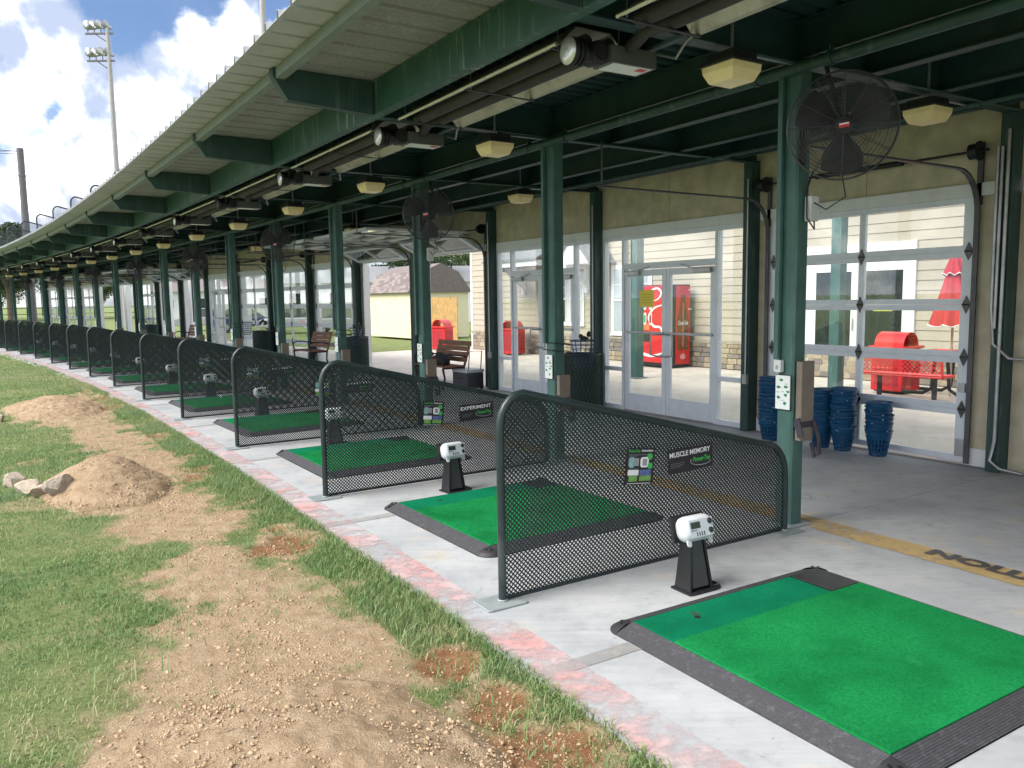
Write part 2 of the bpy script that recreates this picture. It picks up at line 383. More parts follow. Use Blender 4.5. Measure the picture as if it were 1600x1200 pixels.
# dirt band along the slab: centre and half width by bay position
_bk = np.array([-1.4, -.6, -.2, .2, .7, 1.2, 1.7, 2.3, 3.0, 3.5, 4.2, 4.6, 4.95, 6, 40])
_bc = np.array([-1.55, -1.55, -1.48, -1.24, -1.17, -1.16, -1.18, -1.10, -1.12, -1.28, -1.04, -.72, -.55, -.5, -.5])
_bw = np.array([.85, .85, .84, .60, .50, .50, .54, .46, .50, .70, .62, .48, .15, -.6, -.6])
WET = [(-.16, -.62, .17), (-.30, -.60, .18), (-.46, -.64, .26), (.63, -.68, .26), (.80, -.62, .1), (1.6, -.72, .17), (1.72, -.6, .12), (3.85, -.70, .3), (2.6, -.62, .14), (4.4, -.5, .3)]
def dirt_fields(k, q):
    x = k*3.0
    c = np.interp(k, _bk, _bc); w = np.interp(k, _bk, _bw)
    d = 1-np.abs(q-c)/np.maximum(w, .05); d = np.where(w <= 0, -1.0, d)
    d = d + .10 + (fbm(x*1.3, q*1.3, 4, 3)-.5)*1.5 + (fbm(x*5, q*5, 4, 9)-.5)*1.9
    d = d + .55*np.exp(-(((k-1.5)*3/.9)**2+((q+1.7)/.55)**2))
    # scattered bare spots out on the lawn
    spots = sst(fbm(x*.9+40, q*.9, 4, 21), .62, .74)*sst(q, -3.4, -2.2)*sst(-k, -4.5, -3.5)*.55
    wet = np.zeros_like(k)
    for (a, b, r) in WET: wet = np.maximum(wet, np.exp(-(((k-a)*3)**2*.7+(q-b)**2)/(r*r)))
    halo = .9*sst(wet+(fbm(x*4, q*4, 3, 33)-.5)*.8, .16, .42)
    wet = sst(wet+(fbm(x*6, q*6, 4, 31)-.5)*1.1, .36, .66)
    soil = np.maximum(np.maximum(sst(d, -.12, .62), spots), np.maximum(wet, halo))
    return soil, wet
def mound_h(k, q, ck, cq, h, rk, rq, s):
    r = np.sqrt(((k-ck)*3/rk)**2+((q-cq)/rq)**2)
    r = r*(1+.22*(fbm(k*3*1.6, q*1.6, 3, s)-.5)*2)
    return h*np.clip(1-r, 0, 1)**1.05*(1-.18*np.exp(-(r/.22)**2))
MOUNDS = [(1.62, -1.56, .40, 1.0, .62, 51, 'tan soil mound beside the loose rocks on the lawn'),
          (3.95, -1.45, .30, 1.75, .78, 52, 'low tan soil mound farther along, reaching to the slab edge'),
          (-.38, -1.55, .20, 1.15, .92, 53, 'broad tan soil mound nearest to the camera')]
def terrain_z(k, q):
    x = k*3.0; soil, wet = dirt_fields(k, q)
    z = -.036+.028*sst(q, -.62, -.37)+.02*(fbm(x*.8, q*.8, 3, 5)-.5)+soil*(.020*(fbm(x*3, q*3, 4, 6)-.3)+.016*(fbm(x*11, q*11, 3, 8)-.5)+.012*(fbm(x*26, q*26, 2, 18)-.5)) - wet*.018
    return z, soil, wet
def build_ground():
    # wide sheet to the horizon
    mb = MB(); n = 24
    xs = np.concatenate([np.linspace(-1500, -60, 8), np.linspace(-40, 60, 11), np.linspace(80, 1500, 8)])
    ys = np.concatenate([np.linspace(-1500, -40, 6), np.linspace(-20, 120, 15), np.linspace(150, 1500, 8)])
    V = np.array([(x, y, -.085) for y in ys for x in xs]); nx = len(xs)
    Q = np.array([(j*nx+i, j*nx+i+1, (j+1)*nx+i+1, (j+1)*nx+i) for j in range(len(ys)-1) for i in range(nx-1)])
    g = ob('ground', np_mesh('ground', V, [Q], LAWN)); tag(g, None, None, kind='structure')
    # near lawn with bare soil, real relief
    def patch(k0, k1, q0, q1, st):
        ks = np.arange(k0, k1, st/3.0); qs = np.arange(q0, q1+1e-6, st)
        K, Q = np.meshgrid(ks, qs); z, soil, wet = terrain_z(K, Q)
        e = np.minimum(np.minimum(K-k0, k1-K)*3, Q-q0); z = z-.06*(1-sst(e, 0, .5))
        X, Y = Wn(K, Q); V = np.stack([X, Y, z], -1).reshape(-1, 3); nx = len(ks); ny = len(qs)
        i, j = np.meshgrid(np.arange(nx-1), np.arange(ny-1)); a = (j*nx+i).ravel()
        return V, np.stack([a, a+1, a+nx+1, a+nx], -1), soil.ravel(), wet.ravel()
    V, F, s, w = patch(-1.2, 6.2, -4.2, -.28, .023)
    o = ob('lawn', np_mesh('lawn', V, [F], LAWN, {'soil': s, 'wet': w}, True)); tag(o, None, None, kind='structure')
    for (ck, cq, h, rk, rq, sd_, lab) in MOUNDS:
        st = .017; ks = np.arange(ck-rk/3*1.15, ck+rk/3*1.15, st/3); qs = np.arange(cq-rq*1.15, cq+rq*1.15, st)
        K, Q = np.meshgrid(ks, qs); mh = mound_h(K, Q, ck, cq, h, rk, rq, sd_); tz, _, _ = terrain_z(K, Q)
        rel = sst(mh, .0, .05)
        z = tz+mh-.03*(1-rel)+rel*(.05*(fbm(K*3*4, Q*4, 4, 61)-.5)+.030*(fbm(K*3*15, Q*15, 3, 62)-.5))
        X, Y = Wn(K, Q); V = np.stack([X, Y, z], -1).reshape(-1, 3); nx = len(ks); ny = len(qs)
        i, j = np.meshgrid(np.arange(nx-1), np.arange(ny-1)); a = (j*nx+i).ravel()
        F = np.stack([a, a+1, a+nx+1, a+nx], -1); keep = (mh.ravel()[F] > .002).any(1)
        one = np.ones(len(V)); F = F[keep]
        used = np.unique(F); mp = np.zeros(len(V), int); mp[used] = np.arange(len(used))
        o = ob('soil_mound', np_mesh('soil_mound', V[used], [mp[F]], LAWN, {'soil': one[used], 'wet': 0*one[used]}, True)); tag(o, lab, 'soil mound', 'soil mounds on the lawn')
build_ground()
def surf_z(k, q):
    z, soil, wet = terrain_z(k, q); m = np.zeros_like(k)
    for (ck, cq, h, rk, rq, sd_, _) in MOUNDS: m = np.maximum(m, mound_h(k, q, ck, cq, h, rk, rq, sd_))
    return z+m, soil, m
# ---- grass blades
def grass_mat():
    m, T, p, pos, o = new_mat('grass_blade')
    t = T.new('ShaderNodeAttribute', attribute_name='tint').outputs['Fac']
    c = T.ramp(t, [(0, (.085, .165, .055)), (.3, (.165, .275, .10)), (.6, (.25, .345, .14)), (.8, (.37, .40, .20)), (1, (.52, .47, .31))])
    n = T.noise(pos, 1.3, 3); c = T.mix(T.math('MULTIPLY', T.sstep(n, .4, .7), .35), c, (.15, .29, .16))
    T.l.new(c, p.inputs['Base Color']); p.inputs['Roughness'].default_value = .6; p.inputs['Specular IOR Level'].default_value = .3
    tr = T.new('ShaderNodeBsdfTranslucent'); T.l.new(c, tr.inputs[0])
    mx = T.new('ShaderNodeMixShader', i_0=.4, i_1=p.outputs[0], i_2=tr.outputs[0]); T.l.new(mx.outputs[0], o.inputs[0]); return m
GRASSM = grass_mat()
def blades(k, q, L, wd_, lean, seed, tint):
    r = np.random.default_rng(seed); n = len(k)
    z, soil, mh = surf_z(k, q); x, y = Wn(k, q)
    a = r.uniform(0, 2*np.pi, n); b = a+np.pi/2+r.normal(0, .5, n)
    dx, dy = np.cos(a)*wd_/2, np.sin(a)*wd_/2; lx, ly = np.cos(b)*lean*L, np.sin(b)*lean*L
    hz = L*np.sqrt(np.clip(1-lean**2*.75, .1, 1))
    P = np.zeros((n, 5, 3))
    P[:, 0] = np.stack([x-dx, y-dy, z-.006], -1); P[:, 1] = np.stack([x+dx, y+dy, z-.006], -1)
    P[:, 2] = np.stack([x-dx*.8+lx*.35, y-dy*.8+ly*.35, z+hz*.6], -1); P[:, 3] = np.stack([x+dx*.8+lx*.35, y+dy*.8+ly*.35, z+hz*.6], -1)
    P[:, 4] = np.stack([x+lx, y+ly, z+hz*r.uniform(.75, 1.05, n)], -1)
    i = np.arange(n)*5
    return P.reshape(-1, 3), np.stack([i, i+1, i+3, i+2], -1), np.stack([i+2, i+3, i+4], -1), np.repeat(tint, 5)
def build_grass():
    r = rng; allV = []; allQ = []; allT = []; tint = []; off = 0
    def add(n, k0, k1, q0, q1, L0, L1, w0, w1, seed, dens=lambda k, q, s: 1-s, patchy=0):
        nonlocal off
        k = r.uniform(k0, k1, n); q = r.uniform(q0, q1, n)
        _, soil, mh = surf_z(k, q)
        pr = np.clip(dens(k, q, soil), 0, 1)*np.where(mh > .02, .03, 1)
        if patchy: pr = pr*sst(fbm(k*3*patchy, q*patchy, 3, 77), .45, .6)
        keep = r.uniform(0, 1, n) < pr; k = k[keep]; q = q[keep]; n = len(k)
        hv = fbm(k*3*1.1, q*1.1, 3, 41)
        L = r.uniform(L0, L1, n)*(.38+.8*hv); w = r.uniform(w0, w1, n); ln = np.clip(r.normal(.72, .22, n), .05, 1.05)
        t = np.clip(fbm(k*3*.7, q*.7, 3, 88)*.8+r.normal(0, .2, n)+.2, 0, 1)
        V, Q, T_, tt = blades(k, q, L, w, ln, seed, t)
        allV.append(V); allQ.append(Q+off); allT.append(T_+off); tint.append(tt); off += len(V)
    den = lambda k, q, s: (.05+.965*(1-s)**1.2)*(.30+.70*sst(fbm(k*3*2.2, q*2.2, 3, 91), .34, .62))
    add(185000, -.7, 1.6, -4.1, -.33, .02, .045, .003, .006, 1, den)
    add(16000, -.7, 1.8, -3.3, -.33, .06, .13, .004, .008, 2, den, 1.7)
    add(90000, 1.6, 3.6, -3.9, -.33, .03, .06, .004, .008, 3, den)
    add(9000, 1.6, 4.0, -3.9, -.33, .06, .12, .005, .009, 4, den, 1.7)
    add(80000, 3.6, 8.0, -4.5, -.33, .03, .06, .006, .012, 5, den)
    add(60000, 8.0, 18.0, -6.0, -.33, .035, .06, .010, .022, 6, den)
    # thick fringe along the slab edge, thinner where the soil is wet
    edge = lambda k, q, s: .10+.90*(1-s)**.7
    add(60000, -.8, 5.5, -.70, -.335, .045, .095, .003, .007, 7, edge)
    V = np.concatenate(allV); me = np_mesh('grass', V, [np.concatenate(allQ), np.concatenate(allT)], GRASSM, {'tint': np.concatenate(tint)})
    o = ob('grass', me); tag(o, 'short green grass with longer tufts beside the concrete slab', 'grass', kind='stuff')
build_grass()
# ---- clods and pebbles on the bare soil
def build_clods():
    ico = [(0, 0, 1), (.89, 0, .45), (.28, .85, .45), (-.72, .53, .45), (-.72, -.53, .45), (.28, -.85, .45), (.72, .53, -.45), (-.28, .85, -.45), (-.89, 0, -.45), (-.28, -.85, -.45), (.72, -.53, -.45), (0, 0, -1)]
    fc = np.array([(0, 1, 2), (0, 2, 3), (0, 3, 4), (0, 4, 5), (0, 5, 1), (1, 6, 2), (2, 7, 3), (3, 8, 4), (4, 9, 5), (5, 10, 1), (6, 7, 2), (7, 8, 3), (8, 9, 4), (9, 10, 5), (10, 6, 1)])
    I = np.array(ico); r = rng; n = 95000
    k = np.concatenate([r.uniform(-.8, 2.2, n*3//4), r.uniform(2.2, 5, n//4)]); q = r.uniform(-2.8, -.4, len(k))
    z, soil, mh = surf_z(k, q); keep = r.uniform(0, 1, len(k)) < np.clip(soil**1.5*.75+(mh > .02)*.8, 0, 1)*(.25+.75*sst(fbm(k*3*2.5, q*2.5, 3, 15), .35, .6)); k = k[keep]; q = q[keep]; z = z[keep]; n = len(k)
    s = np.exp(r.normal(-5.65, .5, n)); s = np.clip(s, .0018, .0125)
    x, y = Wn(k, q)
    P = I[None]*(1+r.normal(0, .3, (n, 12, 1)))*s[:, None, None]*np.stack([r.uniform(.7, 1.3, n), r.uniform(.7, 1.3, n), r.uniform(.45, .85, n)], -1)[:, None, :]
    a = r.uniform(0, 6.28, n); ca, sa = np.cos(a)[:, None], np.sin(a)[:, None]
    X = P[..., 0]*ca-P[..., 1]*sa+x[:, None]; Y = P[..., 0]*sa+P[..., 1]*ca+y[:, None]; Z = P[..., 2]+(z+s*.12)[:, None]
    V = np.stack([X, Y, Z], -1).reshape(-1, 3); F = (fc[None]+(np.arange(n)*12)[:, None, None]).reshape(-1, 3)
    o = ob('soil_clods', np_mesh('soil_clods', V, [F], M_('clod', (.40, .29, .19), .95, var=.4, scale=30, spec=.1, dirt=((.52, .39, .26), .6)))); tag(o, 'loose tan soil clods and pebbles scattered over the bare ground', 'clods', kind='stuff')
build_clods()
# ---- rocks at the foot of the mound
ROCKM = M_('field_rock', (.36, .30, .24), .9, var=.3, scale=14, bump=.006, bscale=40, dirt=((.22, .2, .17), .7))
def rock(k, q, s, sq, seed, lab):
    bm = bmesh.new(); bmesh.ops.create_icosphere(bm, subdivisions=4, radius=1.15)
    r = random.Random(seed); planes = [(Vector((r.gauss(0, 1), r.gauss(0, 1), r.gauss(0, .8))).normalized(), r.uniform(.5, .9)) for _ in range(13)]
    for v in bm.verts:
        for n_, d in planes:
            t = v.co.dot(n_)
            if t > d: v.co -= n_*(t-d)*.985
        v.co += Vector((r.gauss(0, .009), r.gauss(0, .009), r.gauss(0, .009)))
        v.co = Vector((v.co.x*s[0], v.co.y*s[1], v.co.z*s[2]))
    me = bpy.data.meshes.new('rock'); bm.to_mesh(me); bm.free(); me.materials.append(ROCKM)
    z = float(surf_z(np.array([k]), np.array([q]))[0][0])
    o = ob('rock', me, None, LW(k, q, z+s[2]*.32) @ RZ(sq)); tag(o, lab, 'rock', 'rocks at the foot of the soil mound')
rock(1.83, -2.30, (.13, .15, .10), .3, 1, 'blocky tan rock lying apart on the grass, leftmost by the mound')
rock(1.69, -2.19, (.15, .13, .09), 1.2, 2, 'grey brown rock in the middle of the rocks by the mound')
rock(1.60, -2.08, (.14, .12, .07), .4, 5, 'low rock half buried between the two grey rocks by the mound')
rock(1.515, -1.98, (.12, .13, .11), 2.2, 3, 'grey brown rock nearest to the camera at the mound foot')
rock(3.66, -2.36, (.19, .14, .09), .9, 4, 'flat grey rock at the far mound, at the left edge')

# ---- concrete
def concrete_mat(name, lo, hi, stain):
    m, T, p, pos, o = new_mat(name)
    n = T.noise(pos, 1.3, 7, .62); n2 = T.noise(pos, 6.5, 6, .7); n3 = T.noise(pos, 150, 3, .6)
    c = T.ramp(n, [(.28, lo), (.72, hi)])
    mp = T.new('ShaderNodeMapping', i_Vector=pos); mp.inputs['Rotation'].default_value = (0, 0, .56); mp.inputs['Scale'].default_value = (1.1, 16, 1)
    br = T.noise(mp.outputs[0], 1.6, 5, .65)
    c = T.mix(T.math('MULTIPLY', T.sstep(br, .35, .7), .28), c, tuple(x*.74 for x in lo))
    c = T.mix(T.math('MULTIPLY', T.sstep(n2, .48, .72), .6), c, stain)
    c = T.mix(T.math('MULTIPLY', T.sstep(T.noise(pos, .75, 6, .68), .5, .68), .42), c, tuple(x*.62 for x in lo))
    c = T.mix(T.math('MULTIPLY', T.sstep(T.noise(pos, 2.3, 5, .65), .54, .70), .5), c, (.50, .425, .32))
    c = T.mix(T.math('MULTIPLY', T.sstep(n3, .62, .72), .3), c, tuple(x*.5 for x in lo))
    wv = T.vm('ADD', pos, T.vm('SCALE', T.new('ShaderNodeTexNoise', i_Vector=pos, i_Scale=2.5).outputs['Color'], scale=.5))
    vo = T.new('ShaderNodeTexVoronoi', feature='DISTANCE_TO_EDGE', i_Vector=wv, i_Scale=.42)
    c = T.mix(T.math('MULTIPLY', T.sstep(vo.outputs['Distance'], .0035, .0015), T.math('MULTIPLY', T.sstep(T.noise(pos, .8, 3), .52, .66), .45)), c, tuple(x*.35 for x in lo))
    c = T.mix(T.math('MULTIPLY', T.sstep(T.noise(pos, 24, 2, .5), .70, .76), .5), c, tuple(x*.45 for x in lo))
    T.l.new(c, p.inputs['Base Color']); T.put(p.inputs['Roughness'], T.math('ADD', .5, T.math('MULTIPLY', n, .35))); p.inputs['Specular IOR Level'].default_value = .35
    b = T.new('ShaderNodeBump', i_Strength=.5, i_Distance=.0025, i_Height=T.math('ADD', n3, T.math('MULTIPLY', n2, .6))); T.l.new(b.outputs[0], p.inputs['Normal'])
    MC[name] = m; return m
CONC = concrete_mat('slab_concrete', (.315, .335, .36), (.46, .475, .487), (.25, .265, .285))
PATIO = concrete_mat('patio_concrete', (.55, .50, .44), (.68, .63, .56), (.50, .45, .39))
DARKC = concrete_mat('patched_concrete', (.24, .24, .245), (.33, .33, .33), (.19, .19, .2))
def worn_paint(name, stops, thr, scale, edge=.08, cover=.82):
    m, T, p, pos, o = new_mat(name)
    n = T.noise(pos, scale, 7, .68); n2 = T.noise(pos, scale*.22, 4, .6); n4 = T.noise(pos, 2.4, 4, .55)
    T.l.new(T.ramp(n4, stops), p.inputs['Base Color']); p.inputs['Roughness'].default_value = .7
    f = T.math('MULTIPLY', T.sstep(T.math('ADD', T.math('MULTIPLY', n, .6), T.math('MULTIPLY', n2, .55)), thr-edge, thr+edge), cover)
    tr = T.new('ShaderNodeBsdfTransparent'); mx = T.new('ShaderNodeMixShader', i_0=f, i_1=tr.outputs[0], i_2=p.outputs[0]); T.l.new(mx.outputs[0], o.inputs[0]); return m
PINK = worn_paint('worn_pink_paint', [(.25, (.47, .44, .46)), (.42, (.50, .40, .41)), (.58, (.52, .32, .32)), (.68, (.54, .26, .24)), (.8, (.46, .39, .43))], .58, 9, .11, .92)
YPAINT = worn_paint('worn_yellow_paint', [(.25, (.42, .29, .12)), (.7, (.54, .39, .17))], .48, 9, .14, .85)
INK = worn_paint('stencil_black', [(.3, (.05, .05, .06)), (.7, (.10, .10, .11))], .40, 30, .06, .9)
def bay_poly(q0, q1, gap=.006):
    w0 = (RAD+q0)*DTH/2-gap/2; w1 = (RAD+q1)*DTH/2-gap/2
    return [(-w0, q0), (w0, q0), (w1, q1), (-w1, q1)]
def arc_strip(name, k0, k1, q0, q1, z, mat, step=.25, thick=None):
    ks = np.arange(k0, k1+1e-6, step); V = []; F = []
    for i, k in enumerate(ks):
        V += [tuple(W(k, q0, z)), tuple(W(k, q1, z))]
        if i: F.append((2*i-2, 2*i, 2*i+1, 2*i-1))
    me = bpy.data.meshes.new(name); me.from_pydata(V, [], F)
    bm = bmesh.new(); bm.from_mesh(me); bmesh.ops.recalc_face_normals(bm, faces=bm.faces)
    if sum(f.normal.z for f in bm.faces) < 0: bmesh.ops.reverse_faces(bm, faces=bm.faces)
    bm.to_mesh(me); bm.free()
    me.materials.append(mat); return ob(name, me)
slab = MB()
for k in range(-3, 19): slab.prism(bay_poly(-.345, 5.9, 0), -.4, -.007, 'z', LW(k+.5))
slabo = ob('concrete_slab', slab.mesh('concrete_slab', M_('joint_dark', (.07, .07, .075), .9))); tag(slabo, None, None, kind='structure')
pf = MB().prism(bay_poly(-.352, 2.457, .006), -.10, 0, 'z').mesh('slab_panel', CONC)
pr_ = MB().prism(bay_poly(2.463, 5.72, .006), -.05, 0, 'z').mesh('slab_panel', CONC)
pr2 = MB().prism(bay_poly(5.724, 6.05), -.05, -.001, 'z').mesh('slab_sill', DARKC, None, .003)
for k in range(-3, 18):
    ob('slab_panel', pf, slabo, LW(k+.505)); ob('slab_panel', pr_, slabo, LW(k+.52)); ob('slab_sill', pr2, slabo, LW(k+.52))
    tr = MB().box(-.05, .05, -.351, .262, -.02, .0035); part(tr, 'patched_trench', DARKC, slabo, LW(k-.29) @ RZ(.02*math.sin(k*7)))
e = arc_strip('edge_line', -2.0, 17.9, -.345, -.095, .0042, PINK); tag(e, None, None, kind='structure')
y = arc_strip('floor_stripe', -2.5, 17.9, 2.68, 2.945, .0042, YPAINT); tag(y, None, None, kind='structure')
cz = fit_text(text_mesh('CAUTION', .2, INK, 'floor_lettering', 0, bold=.011), 1.12, .15)
co = ob('floor_lettering', cz, y); co.matrix_basis = LW(-.287, 2.94, .0085) @ RZ(math.pi) @ T3((-1.12, 0, 0))
pat = arc_strip('patio', -2.5, 7.0, 6.05, 14.5, -.012, PATIO); tag(pat, None, None, kind='structure')
pat2 = arc_strip('path', 7.0, 12.0, 6.05, 8.9, -.012, PATIO); tag(pat2, None, None, kind='structure')

# ================================================================== RANGE BUILDING
NB = 18
QW = 5.84
bld = thing('driving_range_building', LW(0, 2.65), 'long curved two-storey green steel driving range shelter with ribbed awning and glazed back wall', 'building')
bldI = LW(0, 2.65).inverted()
def bp(name, me, M): return ob(name, me, bld, bldI @ M)
AWN = M_('awning_sheet', (.42, .435, .44), .55, .0, var=.14, scale=3, dirt=((.31, .33, .325), .7))
def soffit_mat():
    m, T, p, pos, o = new_mat('soffit_netting')
    v = T.new('ShaderNodeTexVoronoi', feature='DISTANCE_TO_EDGE', i_Vector=pos, i_Scale=70.0); v.inputs['Randomness'].default_value = .15
    f = T.math('ADD', .45, T.math('MULTIPLY', T.sstep(v.outputs['Distance'], .04, .12), .55))
    c = T.mix(f, (.10, .105, .095), T.ramp(T.noise(pos, 3, 4), [(.3, (.31, .32, .30)), (.7, (.39, .40, .37))]))
    T.l.new(c, p.inputs['Base Color']); p.inputs['Roughness'].default_value = .65; return m
SOFF = soffit_mat()
def ribbed(x0, x1, pitch, rib, h, y0, y1, z, th=.004):
    """ribbed sheet, ribs along y, closed section"""
    pts = []; x = x0
    while x < x1-1e-6:
        xe = min(x+pitch, x1)
        pts += [(x, z), (xe-rib, z), (xe-rib*.75, z+h), (xe-rib*.25, z+h)]; x = xe
    pts.append((x1, z)); top = [(a, b+th) for a, b in pts][::-1]
    mb = MB(); n = len(pts)
    # strips instead of one concave polygon
    for i in range(n-1):
        a, b = pts[i], pts[i+1]
        if b[0]-a[0] < 1e-5: continue
        mb.prism([a, b, (b[0], b[1]+th), (a[0], a[1]+th)], y0, y1, 'y')
    return mb
hw = lambda q: (RAD+q)*DTH/2
awn_me = ribbed(-hw(-.61), hw(-.61), hw(-.61)*2/10, .05, .055, -.61, -.262, 3.676).mesh('awning_panel', AWN)
sof_me = ribbed(-hw(.1), hw(.1), hw(.1)*2/10, .05, .055, -.258, .60, 3.679).mesh('soffit_panel', SOFF)
pur_me = MB().box(-hw(-.2), hw(-.2), -.30, -.292, 3.585, 3.674).box(-hw(-.2), hw(-.2), -.291, -.225, 3.664, 3.6735).box(-hw(-.2), hw(-.2), -.291, -.225, 3.585, 3.593).mesh('purlin', M_('purlin_grey', (.19, .23, .205), .55, var=.15, dirt=((.16, .2, .17), .6)))
def ibeam(x0, x1, q, z0, z1, fw=.11, t=.012):
    return MB().box(x0, x1, q-t/2, q+t/2, z0+t, z1-t).box(x0, x1, q-fw/2, q+fw/2, z0, z0+t-.0005).box(x0, x1, q-fw/2, q+fw/2, z1-t+.0005, z1)
fb = MB().box(-hw(.57), hw(.57), .57, .584, 3.392, 3.672).box(-hw(.57), hw(.57), .585, .67, 3.392, 3.404).box(-hw(.57), hw(.57), .552, .5695, 3.664, 3.6735).mesh('front_beam', FASCIA)
brk = MB().prism([(.568, 3.385), (-.20, 3.425), (-.318, 3.60), (-.318, 3.662), (.568, 3.662)], -.045, .045, 'x')
brk_me = brk.box(-.05, .05, -.318, .568, 3.6625, 3.670).mesh('bracket', GREEN)
clip_me = MB().lathe([(.011, 0), (.011, .012)], 6, T3((.045, -.235, 3.64)) @ RY(R_(90))).mesh('bolt', GALV)
JQ = [1.5, 2.64, 3.44, 4.45, 5.36]
jo = [ibeam(-hw(q), hw(q), q, 3.42, 3.695).mesh('joist', DKGREEN) for q in JQ]
deck_me = ribbed(-hw(3), hw(3), .15, .075, .05, .60, 6.0, 3.70).mesh('deck_pan', DECKG)
slabt_me = MB().prism(bay_poly(.45, 6.1, .0), 3.762, 3.92, 'z').mesh('deck_floor', DARKC)
rad_me = MB().box(-.006, .006, .68, 5.8, 3.412, 3.69).box(-.06, .06, .68, 5.8, 3.40, 3.4115).mesh('cross_beam', DKGREEN)
col = MB(); cw = .072
col.prism([(-cw+.015, -cw), (cw-.015, -cw), (cw, -cw+.015), (cw, cw-.015), (cw-.015, cw), (-cw+.015, cw), (-cw, cw-.015), (-cw, -cw+.015)], 0, 3.41, 'z')
col_me = col.mesh('column', COLGREEN)
cd_me = MB().box(-.074, -.034, -.118, -.083, 1.27, 3.30).mesh('conduit_cover', COLGREEN, None, .004)
bpl_me = MB().box(-.12, .12, -.12, .12, .001, .016).mesh('base_plate', PLATE, None, .003)
pipe_me = MB().tube([(-hw(2.5), 2.53, 3.345), (hw(2.5), 2.53, 3.345)], .044, 10).mesh('pipe', GREEN, 40)
clamp_me = MB().tube([(-.02, 2.53, 3.345), (.02, 2.53, 3.345)], .050, 10).bar((0, 2.53, 3.38), (0, 2.53, 3.425), .04, .008).mesh('pipe_clamp', DKGREEN, 40)
gas_me = MB().tube([(-1.5, 1.43, 3.40), (1.5, 1.43, 3.40)], .016, 6).mesh('pipe', GREEN, 40); dr_me = MB().tube([(-1.53, 4.9, 3.37), (1.53, 4.9, 3.37)], .028, 8).mesh('pipe', GREEN, 40)
cond_me = MB().tube([(0, 1.9, 3.375), (0, 2.5, 3.375)], .013, 6).tube([(.05, 2.62, 3.375), (.05, 4.5, 3.375), (.05, 5.7, 3.375)], .013, 6).mesh('conduit', GREEN, 40)
post_me = MB().box(-.062, .062, -.16, .07, 0, 3.415).mesh('wall_post', GREEN, None, .006)
hdr = MB().box(-1.54, -.004, .0, .05, 2.815, 3.698).box(.004, 1.54, .001, .05, 2.815, 3.698); hdr_me = hdr.mesh('wall_panel', BEIGE)
trim_me = MB().box(-1.44, 1.44, -.035, .06, 2.685, 2.812).mesh('header_trim', WHITE, None, .004)
sideR_me = MB().box(1.22, 1.47, 0, .05, .18, 2.684).mesh('wall_panel', BEIGE)
sideL_me = MB().box(-1.47, -1.29, 0, .05, .18, 2.684).mesh('wall_panel', BEIGE)
skR_me = MB().box(1.225, 1.46, -.02, .052, 0.001, .18).mesh('skirting', WHITE, None, .004)
skL_me = MB().box(-1.46, -1.295, -.02, .052, 0.001, .18).mesh('skirting', WHITE, None, .004)
# --- sectional door
SX0, SX1, SMID, SH = -1.275, 1.205, -.02, .53
def section_frame(mb, M):
    t = .045
    mb.box(SX0, SX0+.11, 0, t, 0, SH-.002, M); mb.box(SX1-.11, SX1, 0, t, 0, SH-.002, M); mb.box(SMID-.035, SMID+.035, 0.001, t, .06, SH-.062, M)
    for a, b in ((SX0+.1105, SMID-.0002), (SMID+.0002, SX1-.1105)):
        mb.box(a, b, 0.0005, t-.0005, 0, .058, M); mb.box(a, b, 0.0005, t-.0005, SH-.06, SH-.002, M)
        mb.box(a, b, -.004, 0, .046, .055, M); mb.box(a, b, -.004, 0, SH-.06, SH-.051, M)
def pane_boxes(M):
    out = []
    for a, b in ((SX0+.11, SMID-.035), (SMID+.035, SX1-.11)):
        out.append(MB().box(a, b, .018, .024, .058, SH-.06, M))
    return out
def hinge(mb, x, M):
    d = [(-.042, 0), (0, -.09), (.042, 0), (0, .09)]
    mb.prism(d, -.012, -.002, 'y', M @ T3((x, 0, 0))); mb.tube([(x-.035, -.012, 0), (x+.035, -.012, 0)], .009, 6, M=M)
HINGE = M_('hinge_dark', (.09, .09, .085), .4, .7, var=.4)
def door_set(closed):
    fr = MB(); panes = []; hinges = []
    Ms = []
    for i in range(5):
        if closed: Ms.append(T3((0, -.02, .035+i*SH)))
        elif i == 0: Ms.append(T3((0, -.15, 2.70)) @ RX(R_(62)))
        else: Ms.append(T3((0, -.40-(i-1)*SH, 3.0)) @ RX(R_(90)))
    for i, Mx in enumerate(Ms):
        section_frame(fr, Mx); panes += pane_boxes(Mx)
        if i:
            for x in (SX0+.05, SMID, SX1-.05):
                h = MB(); hinge(h, x, Mx); hinges.append(h.mesh('hinge', HINGE))
    return fr.mesh('garage_door', ALU), [p.mesh('pane', GLASS) for p in panes], hinges
G_CL, G_OP = door_set(True), door_set(False)
trk = []
for x in (SX0-.03, SX1+.03):
    t = MB(); pts = [(x, -.05, .02), (x, -.05, 2.52)]+[(x, -.05-.38*(1-math.cos(a)), 2.52+.40*math.sin(a)) for a in np.linspace(.15, math.pi/2, 7)]+[(x, -2.75, 2.925)]
    for a, b in zip(pts[:-1], pts[1:]): t.bar(a, b, .05, .018, (0, 1, .01) if abs(b[2]-a[2]) > abs(b[1]-a[1]) else (0, 0, 1))
    t.bar((x, -2.7, 2.93), (x, -2.7, 3.4), .03, .004, (0, 1, 0)); t.bar((x, -.02, 2.6), (x, -.02, 3.2), .05, .03, (0, 1, 0))
    trk.append(t.mesh('door_track', M_('track_dark', (.10, .10, .105), .5, .5, var=.3)))
spr = MB().tube([(SX0-.12, -.14, 3.1), (SX1+.16, -.14, 3.1)], .013, 8)
for x in (SX0-.03, SX1+.03): spr.lathe([(.055, -.05), (.075, -.045), (.075, .03), (.095, .035), (.095, .05)], 14, T3((x, -.14, 3.1)) @ RY(R_(90)))
